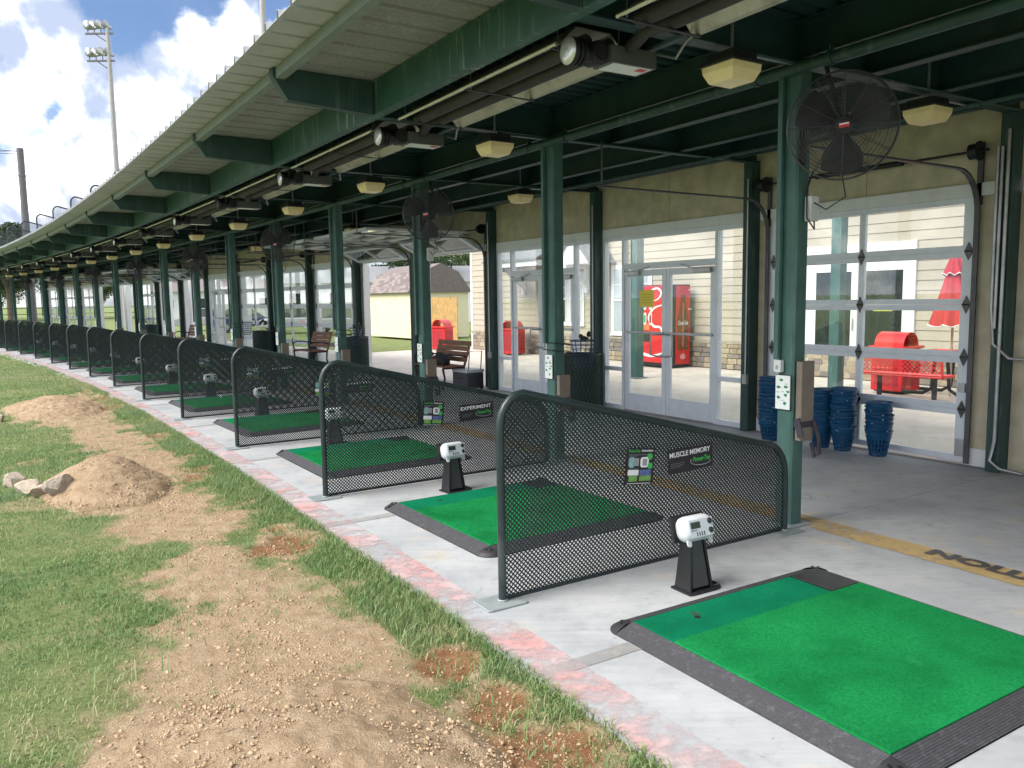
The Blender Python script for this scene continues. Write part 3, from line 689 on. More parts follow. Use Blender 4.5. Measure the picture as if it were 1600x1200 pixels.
spr_me = spr.tube([(-.55, -.14, 3.1), (.5, -.14, 3.1)], .03, 10).mesh('spring_shaft', BLACKM, 40)
latch_me = MB().box(SX1-.085, SX1-.015, -.05, -.022, .74, .83).box(SX1-.1, SX1-.01, -.032, -.0215, .08, .26).mesh('lock_box', GALV, None, .004)
jamb_ms = [MB().box(SX1+.004, SX1+.018, -.02, .06, 0.001, 2.684).box(SX1+.0185, SX1+.14, .055, .16, 0.001, 2.9).mesh('door_jamb', WHITE), MB().box(SX0-.018, SX0-.004, -.02, .06, 0.001, 2.684).box(SX0-.14, SX0-.0185, .055, .16, 0.001, 2.9).mesh('door_jamb', WHITE)]
# --- entrance with two leaves
ef = MB(); X = [-1.43, -.975, -.03, .955, 1.43]
for x in (X[0], X[4]-.05): ef.box(x, x+.05, -.04, .05, 0.001, 2.684)
for x in (X[1], X[3]-.05): ef.box(x, x+.05, -.042, .052, 0.001, 2.684)
ef.box(X[0]+.051, X[4]-.051, -.038, .048, 2.62, 2.683)
ef.box(X[1]+.051, X[3]-.051, -.04, .05, 2.165, 2.255)
for a, b in ((X[0]+.051, X[1]-.001), (X[3]+.001, X[4]-.051)):
    ef.box(a, b, -.038, .048, .60, .66); ef.box(a, b, -.038, .048, .001, .07)
ent_me = ef.mesh('entrance_frame', ALU)
ent_panes = [MB().box(a, b, 0, .006, c, d).mesh('pane', GLASS) for a, b, c, d in ((X[0]+.05, X[1], .66, 2.62), (X[0]+.05, X[1], .07, .60), (X[3], X[4]-.05, .66, 2.62), (X[3], X[4]-.05, .07, .60), (X[1]+.05, X[3]-.05, 2.255, 2.62))]
def leaf(x0, x1, hs):
    d = MB(); st = .085
    d.box(x0, x0+st, -.025, .02, .012, 2.155).box(x1-st, x1, -.025, .02, .012, 2.155).box(x0+st+.001, x1-st-.001, -.024, .019, .012, .27).box(x0+st+.001, x1-st-.001, -.024, .019, 2.06, 2.154)
    xh = x1-.05 if hs > 0 else x0+.05
    return [d.mesh('door', ALU, None, .003), MB().box(x0+st, x1-st, -.004, .002, .27, 2.06).mesh('pane', GLASS),
            MB().box(x0+.02, x1-.02, -.06, -.04, 1.20, 1.235).mesh('push_bar', GALV, None, .004),
            MB().tube([(xh, -.03, 1.20), (xh-hs*.02, -.10, 1.20), (xh-hs*.16, -.12, 1.19), (xh-hs*.17, -.12, .90), (xh-hs*.02, -.11, .88), (xh, -.03, .88)], .013, 8).mesh('pull_handle', GALV, 50),
            MB().box(x0+.04 if hs > 0 else x1-.36, x0+.36 if hs > 0 else x1-.04, -.09, -.03, 2.075, 2.135).bar((xh-hs*.5, -.07, 2.14), (xh-hs*.25, -.05, 2.2), .02, .01).mesh('door_closer', GALV, None, .006)]
leaves = [leaf(X[1]+.055, X[2]-.003, 1), leaf(X[2]+.003, X[3]-.055, -1)]
KIND = {-2: 'solid', -1: 'solid', 0: 'closed', 1: 'entry', 2: 'entry', 3: 'open', 4: 'open', 5: 'closed', 6: 'closed', 7: 'closed', 8: 'entry', 9: 'open', 10: 'open', 11: 'closed', 12: 'open', 13: 'open', 14: 'closed', 15: 'closed', 16: 'closed', 17: 'none'}
solid_me = MB().box(-1.47, -.003, 0.002, .05, .0, 2.684).box(.003, 1.47, 0.002, .05, 0, 2.684).mesh('wall_panel', BEIGE)
for k in range(-2, NB):
    Mb = LW(k+.5)
    for nm, me in (('awning_panel', awn_me), ('soffit_panel', sof_me), ('purlin', pur_me), ('front_beam', fb), ('deck_pan', deck_me), ('deck_floor', slabt_me), ('pipe', pipe_me), ('pipe', gas_me), ('pipe', dr_me)): bp(nm, me, Mb)
    for j in jo: bp('joist', j, Mb)
    bp('bracket', brk_me, LW(k)); bp('bolt', clip_me, LW(k)); bp('cross_beam', rad_me, LW(k+.04)); bp('pipe_clamp', clamp_me, LW(k+.13)); bp('pipe_clamp', clamp_me, LW(k-.08)); bp('conduit', cond_me, LW(k+.01))
    c = bp('column', col_me, LW(k+.04, 2.65)); ob('conduit_cover', cd_me, c); ob('base_plate', bpl_me, c)
    kd = KIND[k]; Mw = LW(k+.55, QW)
    if k <= 17: bp('wall_post', post_me, LW(k+.05, QW))
    if kd == 'none': continue
    bp('wall_panel', hdr_me, Mw); bp('header_trim', trim_me, Mw)
    if kd == 'solid': bp('wall_panel', solid_me, Mw)
    if kd in ('closed', 'open'):
        for nm, me in (('wall_panel', sideR_me), ('wall_panel', sideL_me), ('skirting', skR_me), ('skirting', skL_me), ('door_jamb', jamb_ms[0]), ('door_jamb', jamb_ms[1])): bp(nm, me, Mw)
        fr, panes, hg = G_CL if kd == 'closed' else G_OP
        g = bp('garage_door', fr, Mw); g['label'] = 'closed glazed sectional door' if kd == 'closed' else 'glazed sectional door rolled up under the ceiling'
        for p_ in panes: ob('pane', p_, g)
        for h in hg: ob('hinge', h, g)
        for t in trk: ob('door_track', t, g)
        ob('spring_shaft', spr_me, g)
        if kd == 'closed': ob('lock_box', latch_me, g)
    if kd == 'entry':
        g = bp('entrance_frame', ent_me, Mw)
        for p_ in ent_panes: ob('pane', p_, g)
        for lf in leaves:
            d = bp('door', lf[0], Mw)
            for nm, me in zip(('pane', 'push_bar', 'pull_handle', 'door_closer'), lf[1:]): ob(nm, me, d)
# conduits on the right wall post
cw_me = MB().tube([(-.02, -.19, 3.1), (-.02, -.19, 1.4)], .016, 8).tube([(.03, -.185, 3.25), (.03, -.185, .32), (.0, -.20, .12), (.1, -.2, .05), (.3, -.2, .04)], .017, 8).tube([(-.06, -.19, 3.1), (-.06, -.18, 1.6), (-.03, -.18, 1.25), (.12, -.18, 1.12), (.4, -.1, 1.1)], .017, 8).mesh('conduit', GALV, 50)
bp('conduit', cw_me, LW(.05, QW))
for kk in (1, 2, 3): bp('conduit', MB().tube([(.03, -.18, 3.2), (.03, -.18, .72)], .012, 6).box(.0, .07, -.21, -.165, .62, .74).mesh('conduit', GALV, 50), LW(kk+.05, QW))

# ---- upper deck dividers and tee line dividers
def div_top(q):   # height of the sloping top rail above the floor
    return 1.225-(q-.15)*.2525
def build_divider(w2=.0043):
    t = thing('bay_divider', Matrix.Identity(4), '', 'bay divider', 'bay dividers along the tee line')
    pts = [(0, 0, .012), (0, 0, .6), (0, 0, 1.0)]+[(0, .155-.155*math.cos(a), 1.03+.18*math.sin(a)) for a in np.linspace(.1, math.pi/2, 6)]
    pts += [(0, .6, div_top(.6)-.015), (0, 1.4, div_top(1.4)-.015), (0, 2.16, div_top(2.16)-.015)]
    c0 = div_top(2.2)-.015
    pts += [(0, 2.20+.25*math.sin(a), c0-.25*(1-math.cos(a))) for a in np.linspace(.25, math.pi/2, 6)]+[(0, 2.455, .3), (0, 2.455, .012)]
    part(MB().tube(pts, .0245, 10), 'frame', DIVF, t, smooth=50)
    part(MB().box(-.006, .006, .02, 2.44, .012, .034), 'bottom_rail', DIVG, t)
    for q in (0, 2.455):
        pl = [(-.09, -.15), (.09, -.15), (.1, -.13), (.1, .10), (.09, .12), (-.09, .12), (-.1, .10), (-.1, -.13)] if q == 0 else [(-.09, -.10), (.09, -.10), (.1, .0), (.09, .12), (-.09, .12), (-.1, .0)]
        part(MB().prism([(x, y+q) for x, y in pl], .001, .012, 'z').tube([(0, q, .012), (0, q, .022)], .032, 10), 'foot_plate', PLATE, t, bevel=.003)
    # expanded metal: diamonds of flattened strands
    pq, pz = .0295, .0300; V = []; F = []
    def inside(q, z):
        if q < .012 or q > 2.445 or z < .02: return False
        if z > div_top(q)-.012: return False
        if q < .155 and z > 1.03 and ((q-.155)/.155)**2+((z-1.03)/.185)**2 > 1: return False
        if q > 2.2 and z > c0-.25 and ((q-2.2)/.25)**2+((z-c0+.25)/.25)**2 > 1: return False
        return True
    t2 = .0022
    ni, nj = int(2.46/(pq/2)), int(1.24/(pz/2))
    for i in range(ni+1):
        for j in range(nj+1):
            if (i+j) % 2: continue
            q0, z0 = i*pq/2, .02+j*pz/2
            for s in (-1, 1):
                q1, z1 = q0+s*pq/2, z0+pz/2
                if not (inside(q0, z0) and inside(q1, z1)): continue
                nx, nz = -(z1-z0), (q1-q0); L = math.hypot(nx, nz); nx /= L; nz /= L
                b = len(V)
                for (q, z) in ((q0, z0), (q1, z1)):
                    for sg, sx in ((1, s), (-1, -s)):
                        V.append((sx*t2*.7+t2, q+nx*w2*sg, z+nz*w2*sg)); V.append((sx*t2*.7-t2, q+nx*w2*sg, z+nz*w2*sg))
                F += [(b, b+4, b+6, b+2), (b+1, b+3, b+7, b+5), (b, b+1, b+5, b+4), (b+2, b+6, b+7, b+3)]
    me = bpy.data.meshes.new('mesh_panel'); me.from_pydata(V, [], F); me.materials.append(DIVG); me.update()
    ob('mesh_panel', me, t); return t
div0 = build_divider()
DIVS = []
DLAB = {0: 'dark green mesh bay divider with the MUSCLE MEMORY sign, nearest to the camera', 1: 'dark green mesh bay divider with the EXPERIMENT sign, second from the camera'}
for k in range(0, 16):
    d = div0 if k == 0 else copy_tree(div0)
    d.matrix_basis = LW(k) @ RZ(R_([0, .5, -.7, .9, -.4, .6, -.9][k % 7])) @ RY(R_([0, .3, -.6, .5, .8, -.5, .2, -.7][k % 8])); d['label'] = DLAB.get(k, 'dark green mesh bay divider with sloping top rail, '+nth(k)); DIVS.append(d)
div1 = build_divider(.0017)
for ch in kids(div1):
    if ch.name.startswith('mesh_panel'): ch.data.materials[0] = M_('divider_coating_sky_glare', (.07, .09, .09), .5, var=.2)  # same coating as below, brightness of the sky behind painted in as paler tone
for j, k in enumerate(range(6, 15)):
    d = div1 if j == 0 else copy_tree(div1); d.matrix_basis = LW(k+.3, .98, 3.925)
    d['label'] = 'mesh bay divider on the upper deck above the awning, '+('nearest' if j == 0 else ORD[j])+' one showing'; d['group'] = 'bay dividers on the upper deck'
# signs on the dividers: boards with raised print
SIGN = M_('sign_black', (.016, .015, .022), .4, var=.1); SWH = M_('sign_white', (.78, .78, .80), .5, var=.02); SGR = M_('sign_green', (.05, .42, .09), .5, var=.04)
SGY = M_('sign_grey', (.30, .30, .33), .5, var=.05); SCY = M_('sign_photo_cyan', (.20, .42, .42), .5, var=.3, scale=40); SBL = M_('sign_photo_blue', (.10, .13, .32), .5, var=.5, scale=30); SLG = M_('sign_photo_green', (.16, .34, .08), .5, var=.3, scale=30)
FY = Matrix(((0, 0, 1, 0), (1, 0, 0, 0), (0, 1, 0, 0), (0, 0, 0, 1)))    # text plane (x,y) -> (q,z), facing +x
def poster(parent, q, z, tilt=-6):
    M = T3((.014, q, z)) @ RX(R_(tilt))
    s = part(MB().box(-.003, .003, 0, .235, -.235, 0), 'sign_board', SIGN, parent, M); s['label'] = 'square instruction sign with small pictures'
    def blk(y0, y1, z0, z1, m, nm='picture', pr=.0045): part(MB().box(.0031, pr, y0, y1, z0, z1), nm, m, s)
    blk(.02, .105, -.115, -.065, SGY); blk(.03, .062, -.125, -.058, SCY, pr=.006)
    part(MB().prism([(.118, -.075), (.128, -.06), (.18, -.058), (.188, -.07), (.185, -.115), (.175, -.125), (.13, -.125), (.12, -.115)], .0031, .0055, 'x'), 'picture', SWH, s)
    blk(.135, .172, -.112, -.07, SGY, pr=.0065)
    for (cy, cz) in ((.195, -.055), (.20, -.115)): part(MB().lathe([(.021, 0), (.021, .007)], 14, T3((0, cy, cz)) @ RY(R_(90))), 'green_disc', SGR, s)
    blk(.02, .108, -.175, -.14, SWH); blk(.03, .10, -.215, -.176, SLG); blk(.118, .215, -.178, -.14, SBL); blk(.118, .215, -.212, -.179, SLG)
    blk(.02, .215, -.229, -.226, SWH)
    for i, (w, zz) in enumerate(((.17, -.042), (.07, -.05), (.08, -.133))): blk(.02, .02+w, zz-.002, zz, SGY)
    t1 = fit_text(text_mesh('PowerTee', .02, SGR, 'lettering', shear=.2), .095, .02); ob('lettering', t1, s, T3((.0036, .015, -.028)) @ FY)
    t2 = fit_text(text_mesh('Instructions', .02, SWH, 'lettering'), .095, .016); ob('lettering', t2, s, T3((.0036, .125, -.024)) @ FY)
def banner(parent, q, z, word, w=.40, h=.16):
    M = T3((.014, q, z)) @ RX(R_(2.0))
    s = part(MB().box(-.003, .003, 0, w, -h, 0), 'sign_board', SIGN, parent, M); s['label'] = 'black banner sign reading '+word
    t1 = fit_text(text_mesh(word, .03, SWH, 'lettering', bold=.0004), w-.035, .034); ob('lettering', t1, s, T3((.0036, .012, -.052)) @ FY)
    t2 = fit_text(text_mesh('PowerTee', .03, SGR, 'lettering', shear=.25, bold=.0006), .16, .034); ob('lettering', t2, s, T3((.0042, w-.185, -.108)) @ FY)
    part(MB().tube([(.004, w-.205+.13*(1-math.cos(a))*.7+.02*math.sin(a), -.106-.030*math.sin(a)*(1 if a < math.pi else .2)) for a in np.linspace(-.75, math.pi*.92, 18)], [.0016+.0014*math.sin(i/17*math.pi) for i in range(18)], 6), 'swoosh', SGY, s)
    for i in range(3): part(MB().box(.0031, .0036, .02, .14-(i == 2)*.03, -.095-i*.012, -.0935-i*.012), 'small_print', SGY, s)
poster(DIVS[0], .925, .805); banner(DIVS[0], 1.272, .745, 'MUSCLE MEMORY', .405)
poster(DIVS[1], .985, .795); banner(DIVS[1], 1.385, .715, 'EXPERIMENT', .385)
for k in (2, 3, 4): poster(DIVS[k], .985, .795); banner(DIVS[k], 1.385, .715, {2: 'SWING TEMPO', 3: 'POWER', 4: 'FOCUS'}[k], .385)

# ---- hitting mats
def build_mat():
    t = thing('hitting_mat', Matrix.Identity(4), '', 'hitting mat', 'hitting mats along the tee line')
    x0, x1, y0, y1 = .60, 2.30, .258, 1.97; b = .115; H = .048
    X0, X1, Y0, Y1 = x0+b, x1-b, y0+b, y1-b
    def ramp(n, ax, a, c, o0, o1):
        """ridged ramp strip: stepped profile from o0 (floor) to o1 (top)"""
        mb = MB(); st = 11; sg = 1 if o1 > o0 else -1; pr = []
        for i in range(st):
            u = i/st; v = (i+.62)/st
            pr += [(o0+(o1-o0)*u, .006+(H-.006)*u+.0022), (o0+(o1-o0)*v, .006+(H-.006)*v+.0022), (o0+(o1-o0)*(v+.02), .006+(H-.006)*v-.0008), (o0+(o1-o0)*((i+1)/st-.02), .006+(H-.006)*((i+1)/st)-.0008)]
        poly = [(o0, .001)]+pr+[(o1, H), (o1, .001)]
        for i in range(len(poly)-2):
            p, q = poly[i], poly[i+1]
            mb.prism([(p[0], .001), (q[0], .001), q, p] if i else [(p[0], .001), (q[0]+sg*.0005, .001), q], a, c, ax)
        return mb
    cr_ = .118
    for nm, mb in (('x', ramp(0, 'x', X0, X1, y0, Y0)), ('x', ramp(0, 'x', X0, X1, y1, Y1))): part(mb, 'border_strip', RUBBER, t)
    for o0, o1 in ((x0, X0), (x1, X1)):
        mb = ramp(0, 'x', Y0, Y1, o0, o1)      # built along x then swapped to run along y
        mb.v = [(v[1], v[0], v[2]) for v in mb.v]; part(mb, 'border_strip', RUBBER, t)
    for cx, cy, sx, sy in ((X0, Y0, -1, -1), (X1, Y0, 1, -1), (X0, Y1, -1, 1), (X1, Y1, 1, 1)):
        V = [(cx, cy, H)]; n = 8
        for r_, z in ((.045, H-.004), (.085, .028), (cr_, .006), (cr_, .001)):
            for i in range(n+1):
                a = math.pi/2*i/n; V.append((cx+sx*r_*math.cos(a), cy+sy*r_*math.sin(a), z))
        F = [(0, 1+i, 2+i) for i in range(n)]
        for l in range(3):
            for i in range(n): a = 1+l*(n+1)+i; F.append((a, a+1, a+n+2, a+n+1))
        m = MB(); m._add(V, F)
        c = part(m, 'corner_piece', RUBDK, t, smooth=60)
        for a in (.5, 1.07): part(MB().lathe([(.008, 0), (.0085, .006)], 8, T3((cx+sx*.062*math.cos(a), cy+sy*.062*math.sin(a), .037))), 'bolt_hole', BLACKP, c)
    part(MB().box(X0, X1, Y0, Y1, .001, H-.006), 'base', BLACKP, t)
    part(MB().box(X0+.305, X1-.004, Y0+.004, Y1-.004, H-.0055, H+.006), 'turf', TURF, t, bevel=.003)
    part(MB().box(X0+.004, X0+.3025, Y0+.004, Y0+1.225, H-.0055, H+.002), 'tee_strip', TEET, t, bevel=.002)
    part(MB().box(X0+.004, X0+.298, Y0+1.24, Y1-.004, H-.0055, H+.004), 'cover_plate', BLACKP, t, bevel=.003)
    part(MB().lathe([(.016, 0), (.016, .003)], 10, T3((X0+.15, Y0+.32, H+.0015))), 'tee_hole', BLACKP, t)
    # short nylon fibres along the turf edge and over it
    n = 26000; r = np.random.default_rng(3); px = r.uniform(X0+.306, X1-.006, n); py = r.uniform(Y0+.006, Y1-.006, n)
    a = r.uniform(0, 6.28, n); L = r.uniform(.004, .009, n); w = .0013; z = H+.005
    P = np.zeros((n, 3, 3)); P[:, 0] = np.stack([px-np.cos(a)*w, py-np.sin(a)*w, 0*px+z], -1); P[:, 1] = np.stack([px+np.cos(a)*w, py+np.sin(a)*w, 0*px+z], -1)
    P[:, 2] = np.stack([px+r.normal(0, .003, n), py+r.normal(0, .003, n), z+L], -1)
    fo = ob('turf_fibres', np_mesh('turf_fibres', P.reshape(-1, 3), [np.arange(n*3).reshape(-1, 3)], TURFF), t); fo['kind'] = 'stuff'
    return t
mat0 = build_mat()
for k in range(0, 15):
    m = mat0 if k == 0 else copy_tree(mat0)
    m.matrix_basis = LW(k) @ RZ(R_([-.8, .6, -.4, .9, .2, -.6][k % 6])); m['label'] = 'green turf hitting mat with black rubber border, '+nth(k)
def scuff():
    part(MB().prism([(.80, .70), (.84, .69), (.86, .72), (.83, .74), (.79, .73)], .0502, .0508, 'z'), 'scuff_mark', M_('scuff', (.01, .05, .03), .9), mat0)
scuff()

# ---- tee control consoles
LCD = M_('console_screen', (.02, .045, .03), .15, var=.1)
def rbox(w, d, h, r, taper=0.0):
    bm = bmesh.new(); bmesh.ops.create_cube(bm, size=1)
    for v in bm.verts: v.co = Vector((v.co.x*d, v.co.y*w*(1-taper*(v.co.x < 0)), v.co.z*h*(1-taper*(v.co.x < 0))))
    bmesh.ops.bevel(bm, geom=list(bm.edges), offset=r, segments=4, affect='EDGES', profile=.5, clamp_overlap=True)
    me = bpy.data.meshes.new('housing'); bm.to_mesh(me); bm.free(); me.shade_smooth(); me.set_sharp_from_angle(angle=R_(35)); return me
def build_console():
    t = thing('tee_console', Matrix.Identity(4), '', 'control console', 'tee control consoles beside the mats')
    # pedestal: sloping front panel between two dark side cheeks
    ped = MB()
    ped.prism([(-.055, .03), (.055, .03), (.01, .345), (-.05, .345)], -.075, .075, 'y')     # (x,z) extruded along y
    bmv = ped.v
    ped.v = [(x, y*(.86 if z < .1 else .48), z) for x, y, z in bmv]
    part(ped, 'pedestal', M_('console_grey', (.045, .048, .055), .5, var=.15), t, bevel=.004)
    for s in (-1, 1):
        ck = MB(); ck.prism([(-.075, .012), (.062, .012), (.018, .36), (-.06, .40)], -.007, .007, 'y', T3((0, s*.084, 0)))
        ck.v = [(x, y-s*.045*max(0, (z-.02)/.38), z) for x, y, z in ck.v]
        pass
        part(ck, 'side_cheek', BLACKP, t)
    base = [(-.09, -.11), (.075, -.11), (.085, -.09), (.085, .10), (.075, .14), (.045, .165), (0, .175), (-.05, .17), (-.09, .13)]
    part(MB().prism(base, .001, .014, 'z'), 'base', BLACKP, t, bevel=.004)
    part(MB().box(.035, .04, .115, .165, .0142, .016), 'base_label', SGY, t)
    Mh = T3((-.010, .0, .375)) @ RY(R_(-16)) @ Matrix.Diagonal((1, .92, 1, 1))
    me = rbox(.268, .12, .158, .056, .06); me.materials.append(WPLAS); h = ob('housing', me, t, Mh)
    part(MB().box(-.070, -.055, -.138, .138, -.072, .086), 'back_plate', BLACKP, h, bevel=.02)
    part(MB().box(.0590, .0612, -.095, .105, -.052, .052), 'face_plate', M_('console_face', (.54, .58, .63), .4, var=.02), h, bevel=.0006)
    part(MB().box(.0606, .0625, -.083, -.003, .0, .038), 'screen', LCD, h)
    for cz in (.032, -.022): part(MB().lathe([(.017, 0), (.017, .008), (.012, .012)], 14, T3((.0610, .078, cz)) @ RY(R_(90))), 'button', BLACKP, h, smooth=40)
    for i in range(4): part(MB().box(.0614, .0622, -.042+i*.020, -.034+i*.020, -.045, -.022), 'key', SIGN, h)
    t1 = fit_text(text_mesh('POWER TEE', .01, SIGN, 'lettering'), .05, .007); ob('lettering', t1, h, T3((.0614, -.084, -.014)) @ FY)
    for s in (-1, 1): part(MB().lathe([(.016, -.006), (.016, .006)], 10, T3((.03, s*.09, -.086)) @ RY(R_(90))).box(.024, .036, s*.09-.016, s*.09+.016, -.086, -.06), 'mounting_lug', WPLAS, h)
    return t
con0 = build_console()
for k in range(0, 12):
    c = con0 if k == 0 else copy_tree(con0)
    c.matrix_basis = LW(k) @ T3((.475+.02*math.sin(k*5), 1.06, 0)) @ RZ(R_([-2, 4, -7, 9, -4, 6, -10][k % 7])); c['label'] = 'white tee console on a black pedestal behind the mat, '+nth(k)

# ================================================================== THINGS ON THE COLUMNS AND CEILING
SCARD = M_('card_white', (.74, .78, .78), .45, var=.03); SCG = M_('card_green', (.03, .22, .07), .5, var=.1)
def col_frame(k): return LW(k+.04, 2.65)
def build_colsign():
    t = thing('column_sign', Matrix.Identity(4), '', 'sign', 'white cards on the columns')
    part(MB().box(-.066, .066, -.0955, -.0895, .895, 1.15), 'card', SCARD, t, bevel=.002)
    part(MB().box(-.070, .070, -.0893, -.0832, .891, 1.154), 'card_frame', BLACKP, t)
    r = random.Random(4)
    for i, (cx, cz) in enumerate(((-.01, 1.115), (-.035, 1.06), (.03, 1.065), (.03, 1.005), (-.038, .985), (.022, .94), (.05, 1.03))):
        a = [(cx+.020*math.cos(u)*r.uniform(.6, 1.1), cz+.013*math.sin(u)*r.uniform(.6, 1.1)) for u in np.linspace(0, 6.28, 9)[:-1]]
        part(MB().prism(a, -.0968, -.0957, 'y'), 'green_figure', SCG, t)
    for i, (cx, cz) in enumerate(((.035, 1.09), (-.04, 1.025), (.0, .965), (.0, 1.03))):
        part(MB().box(cx-.014, cx+.014, -.0966, -.0957, cz-.004, cz), 'small_print', SGY, t)
    return t
def build_board(z0, z1):
    t = thing('column_board', Matrix.Identity(4), '', 'board', 'brown boards strapped to the columns')
    part(MB().box(.084, .135, -.05, .095, z0, z1), 'board', BROWN, t, bevel=.003)
    st = MB()
    for x0, x1, y0, y1 in ((.136, .141, -.055, .10), (.080, .141, -.060, -.055)): st.box(x0, x1, y0, y1, z0+.10, z0+.145)
    st.bar((.11, -.065, z0+.17), (.145, -.06, z0+.03), .05, .012, (0, 1, 0))
    part(st, 'strap', STRAP, t)
    part(MB().tube([(.15, .08, z0+.14), (.18, .10, z0+.02), (.185, .10, z0-.1), (.16, .08, z0-.13), (.15, .06, z0-.02)], .018, 6), 'strap_tail', STRAP, t, smooth=60)
    return t
cs0 = build_colsign(); bd0 = build_board(.665, 1.257); bd1 = build_board(.55, .933)
SWM = M_('switch_box', (.62, .64, .63), .4, var=.05)
for k in range(0, 13):
    s = cs0 if k == 0 else copy_tree(cs0); s.matrix_basis = col_frame(k); s['label'] = 'white card with green figures on the green column, '+nth(k)
    b = bd0 if k == 0 else (bd1 if k == 1 else copy_tree(bd1)); b.matrix_basis = col_frame(k)
    b['label'] = 'tall brown board with dark strap on the nearest column' if k == 0 else 'brown board with dark strap low on the green column, '+nth(k)
sb = thing('switch_box', col_frame(0), 'white switch box above the card on the nearest column', 'switch box')
part(MB().box(-.064, .0, -.125, -.083, 1.175, 1.265), 'cover', SWM, sb, bevel=.006); part(MB().box(-.042, -.022, -.132, -.1255, 1.20, 1.225), 'switch', GALV, sb, bevel=.002)
cj = thing('junction_box', col_frame(0), 'grey box with hanging cable high on the nearest column', 'junction box')
part(MB().box(.083, .14, .0, .09, 2.28, 2.46), 'box', SWM, cj, bevel=.006); part(MB().tube([(.11, .05, 2.64), (.10, .0, 2.5), (.12, -.02, 2.3), (.15, .03, 2.22), (.13, .05, 2.28)], .006, 6), 'cable', BLACKP, cj, smooth=60)
cj2 = copy_tree(cj); cj2.matrix_basis = col_frame(2); cj2['label'] = 'grey box with hanging cable high on the third column'

# ---- ceiling lamps
def build_lamp():
    t = thing('ceiling_lamp', Matrix.Identity(4), '', 'ceiling lamp', 'box lamps under the ceiling')
    a, b = .136, .098
    V = []; 
    for s, z in ((a, 3.265), (a*.98, 3.225), (b*1.08, 3.165), (b, 3.157)): V += [(-s, -s, z), (s, -s, z), (s, s, z), (-s, s, z)]
    F = [(12, 13, 14, 15)]
    for l in range(3):
        for i in range(4): F.append((l*4+i, l*4+(i+1) % 4, l*4+4+(i+1) % 4, l*4+4+i))
    m = MB(); m._add(V, F); part(m, 'lens', LENS, t)
    part(MB().box(-.15, .15, -.15, .15, 3.266, 3.29).box(-.115, .115, -.115, .115, 3.291, 3.345), 'housing', BLACKM, t, bevel=.004)
    part(MB().tube([(0, 0, 3.345), (0, 0, 3.70)], .012, 6).tube([(-.02, .14, 3.33), (-.02, .2, 3.375), (-.02, .62, 3.375)], .010, 6), 'stem', GALV, t)
    return t
lm0 = build_lamp()
for i, k in enumerate(range(-1, 16)):
    l = lm0 if i == 0 else copy_tree(lm0); l.matrix_basis = LW(k+.014, 1.876)
    l['label'] = 'amber box lamp hanging over the walkway, first one right of the frame' if k < 0 else 'amber box lamp in the front row under the ceiling, '+nth(k)
for i, k in enumerate((0, 2, 4, 6, 8)):
    l = copy_tree(lm0); l.matrix_basis = LW(k+.035, 4.28); l['label'] = 'amber box lamp in the row nearer the back wall, '+nth(i)
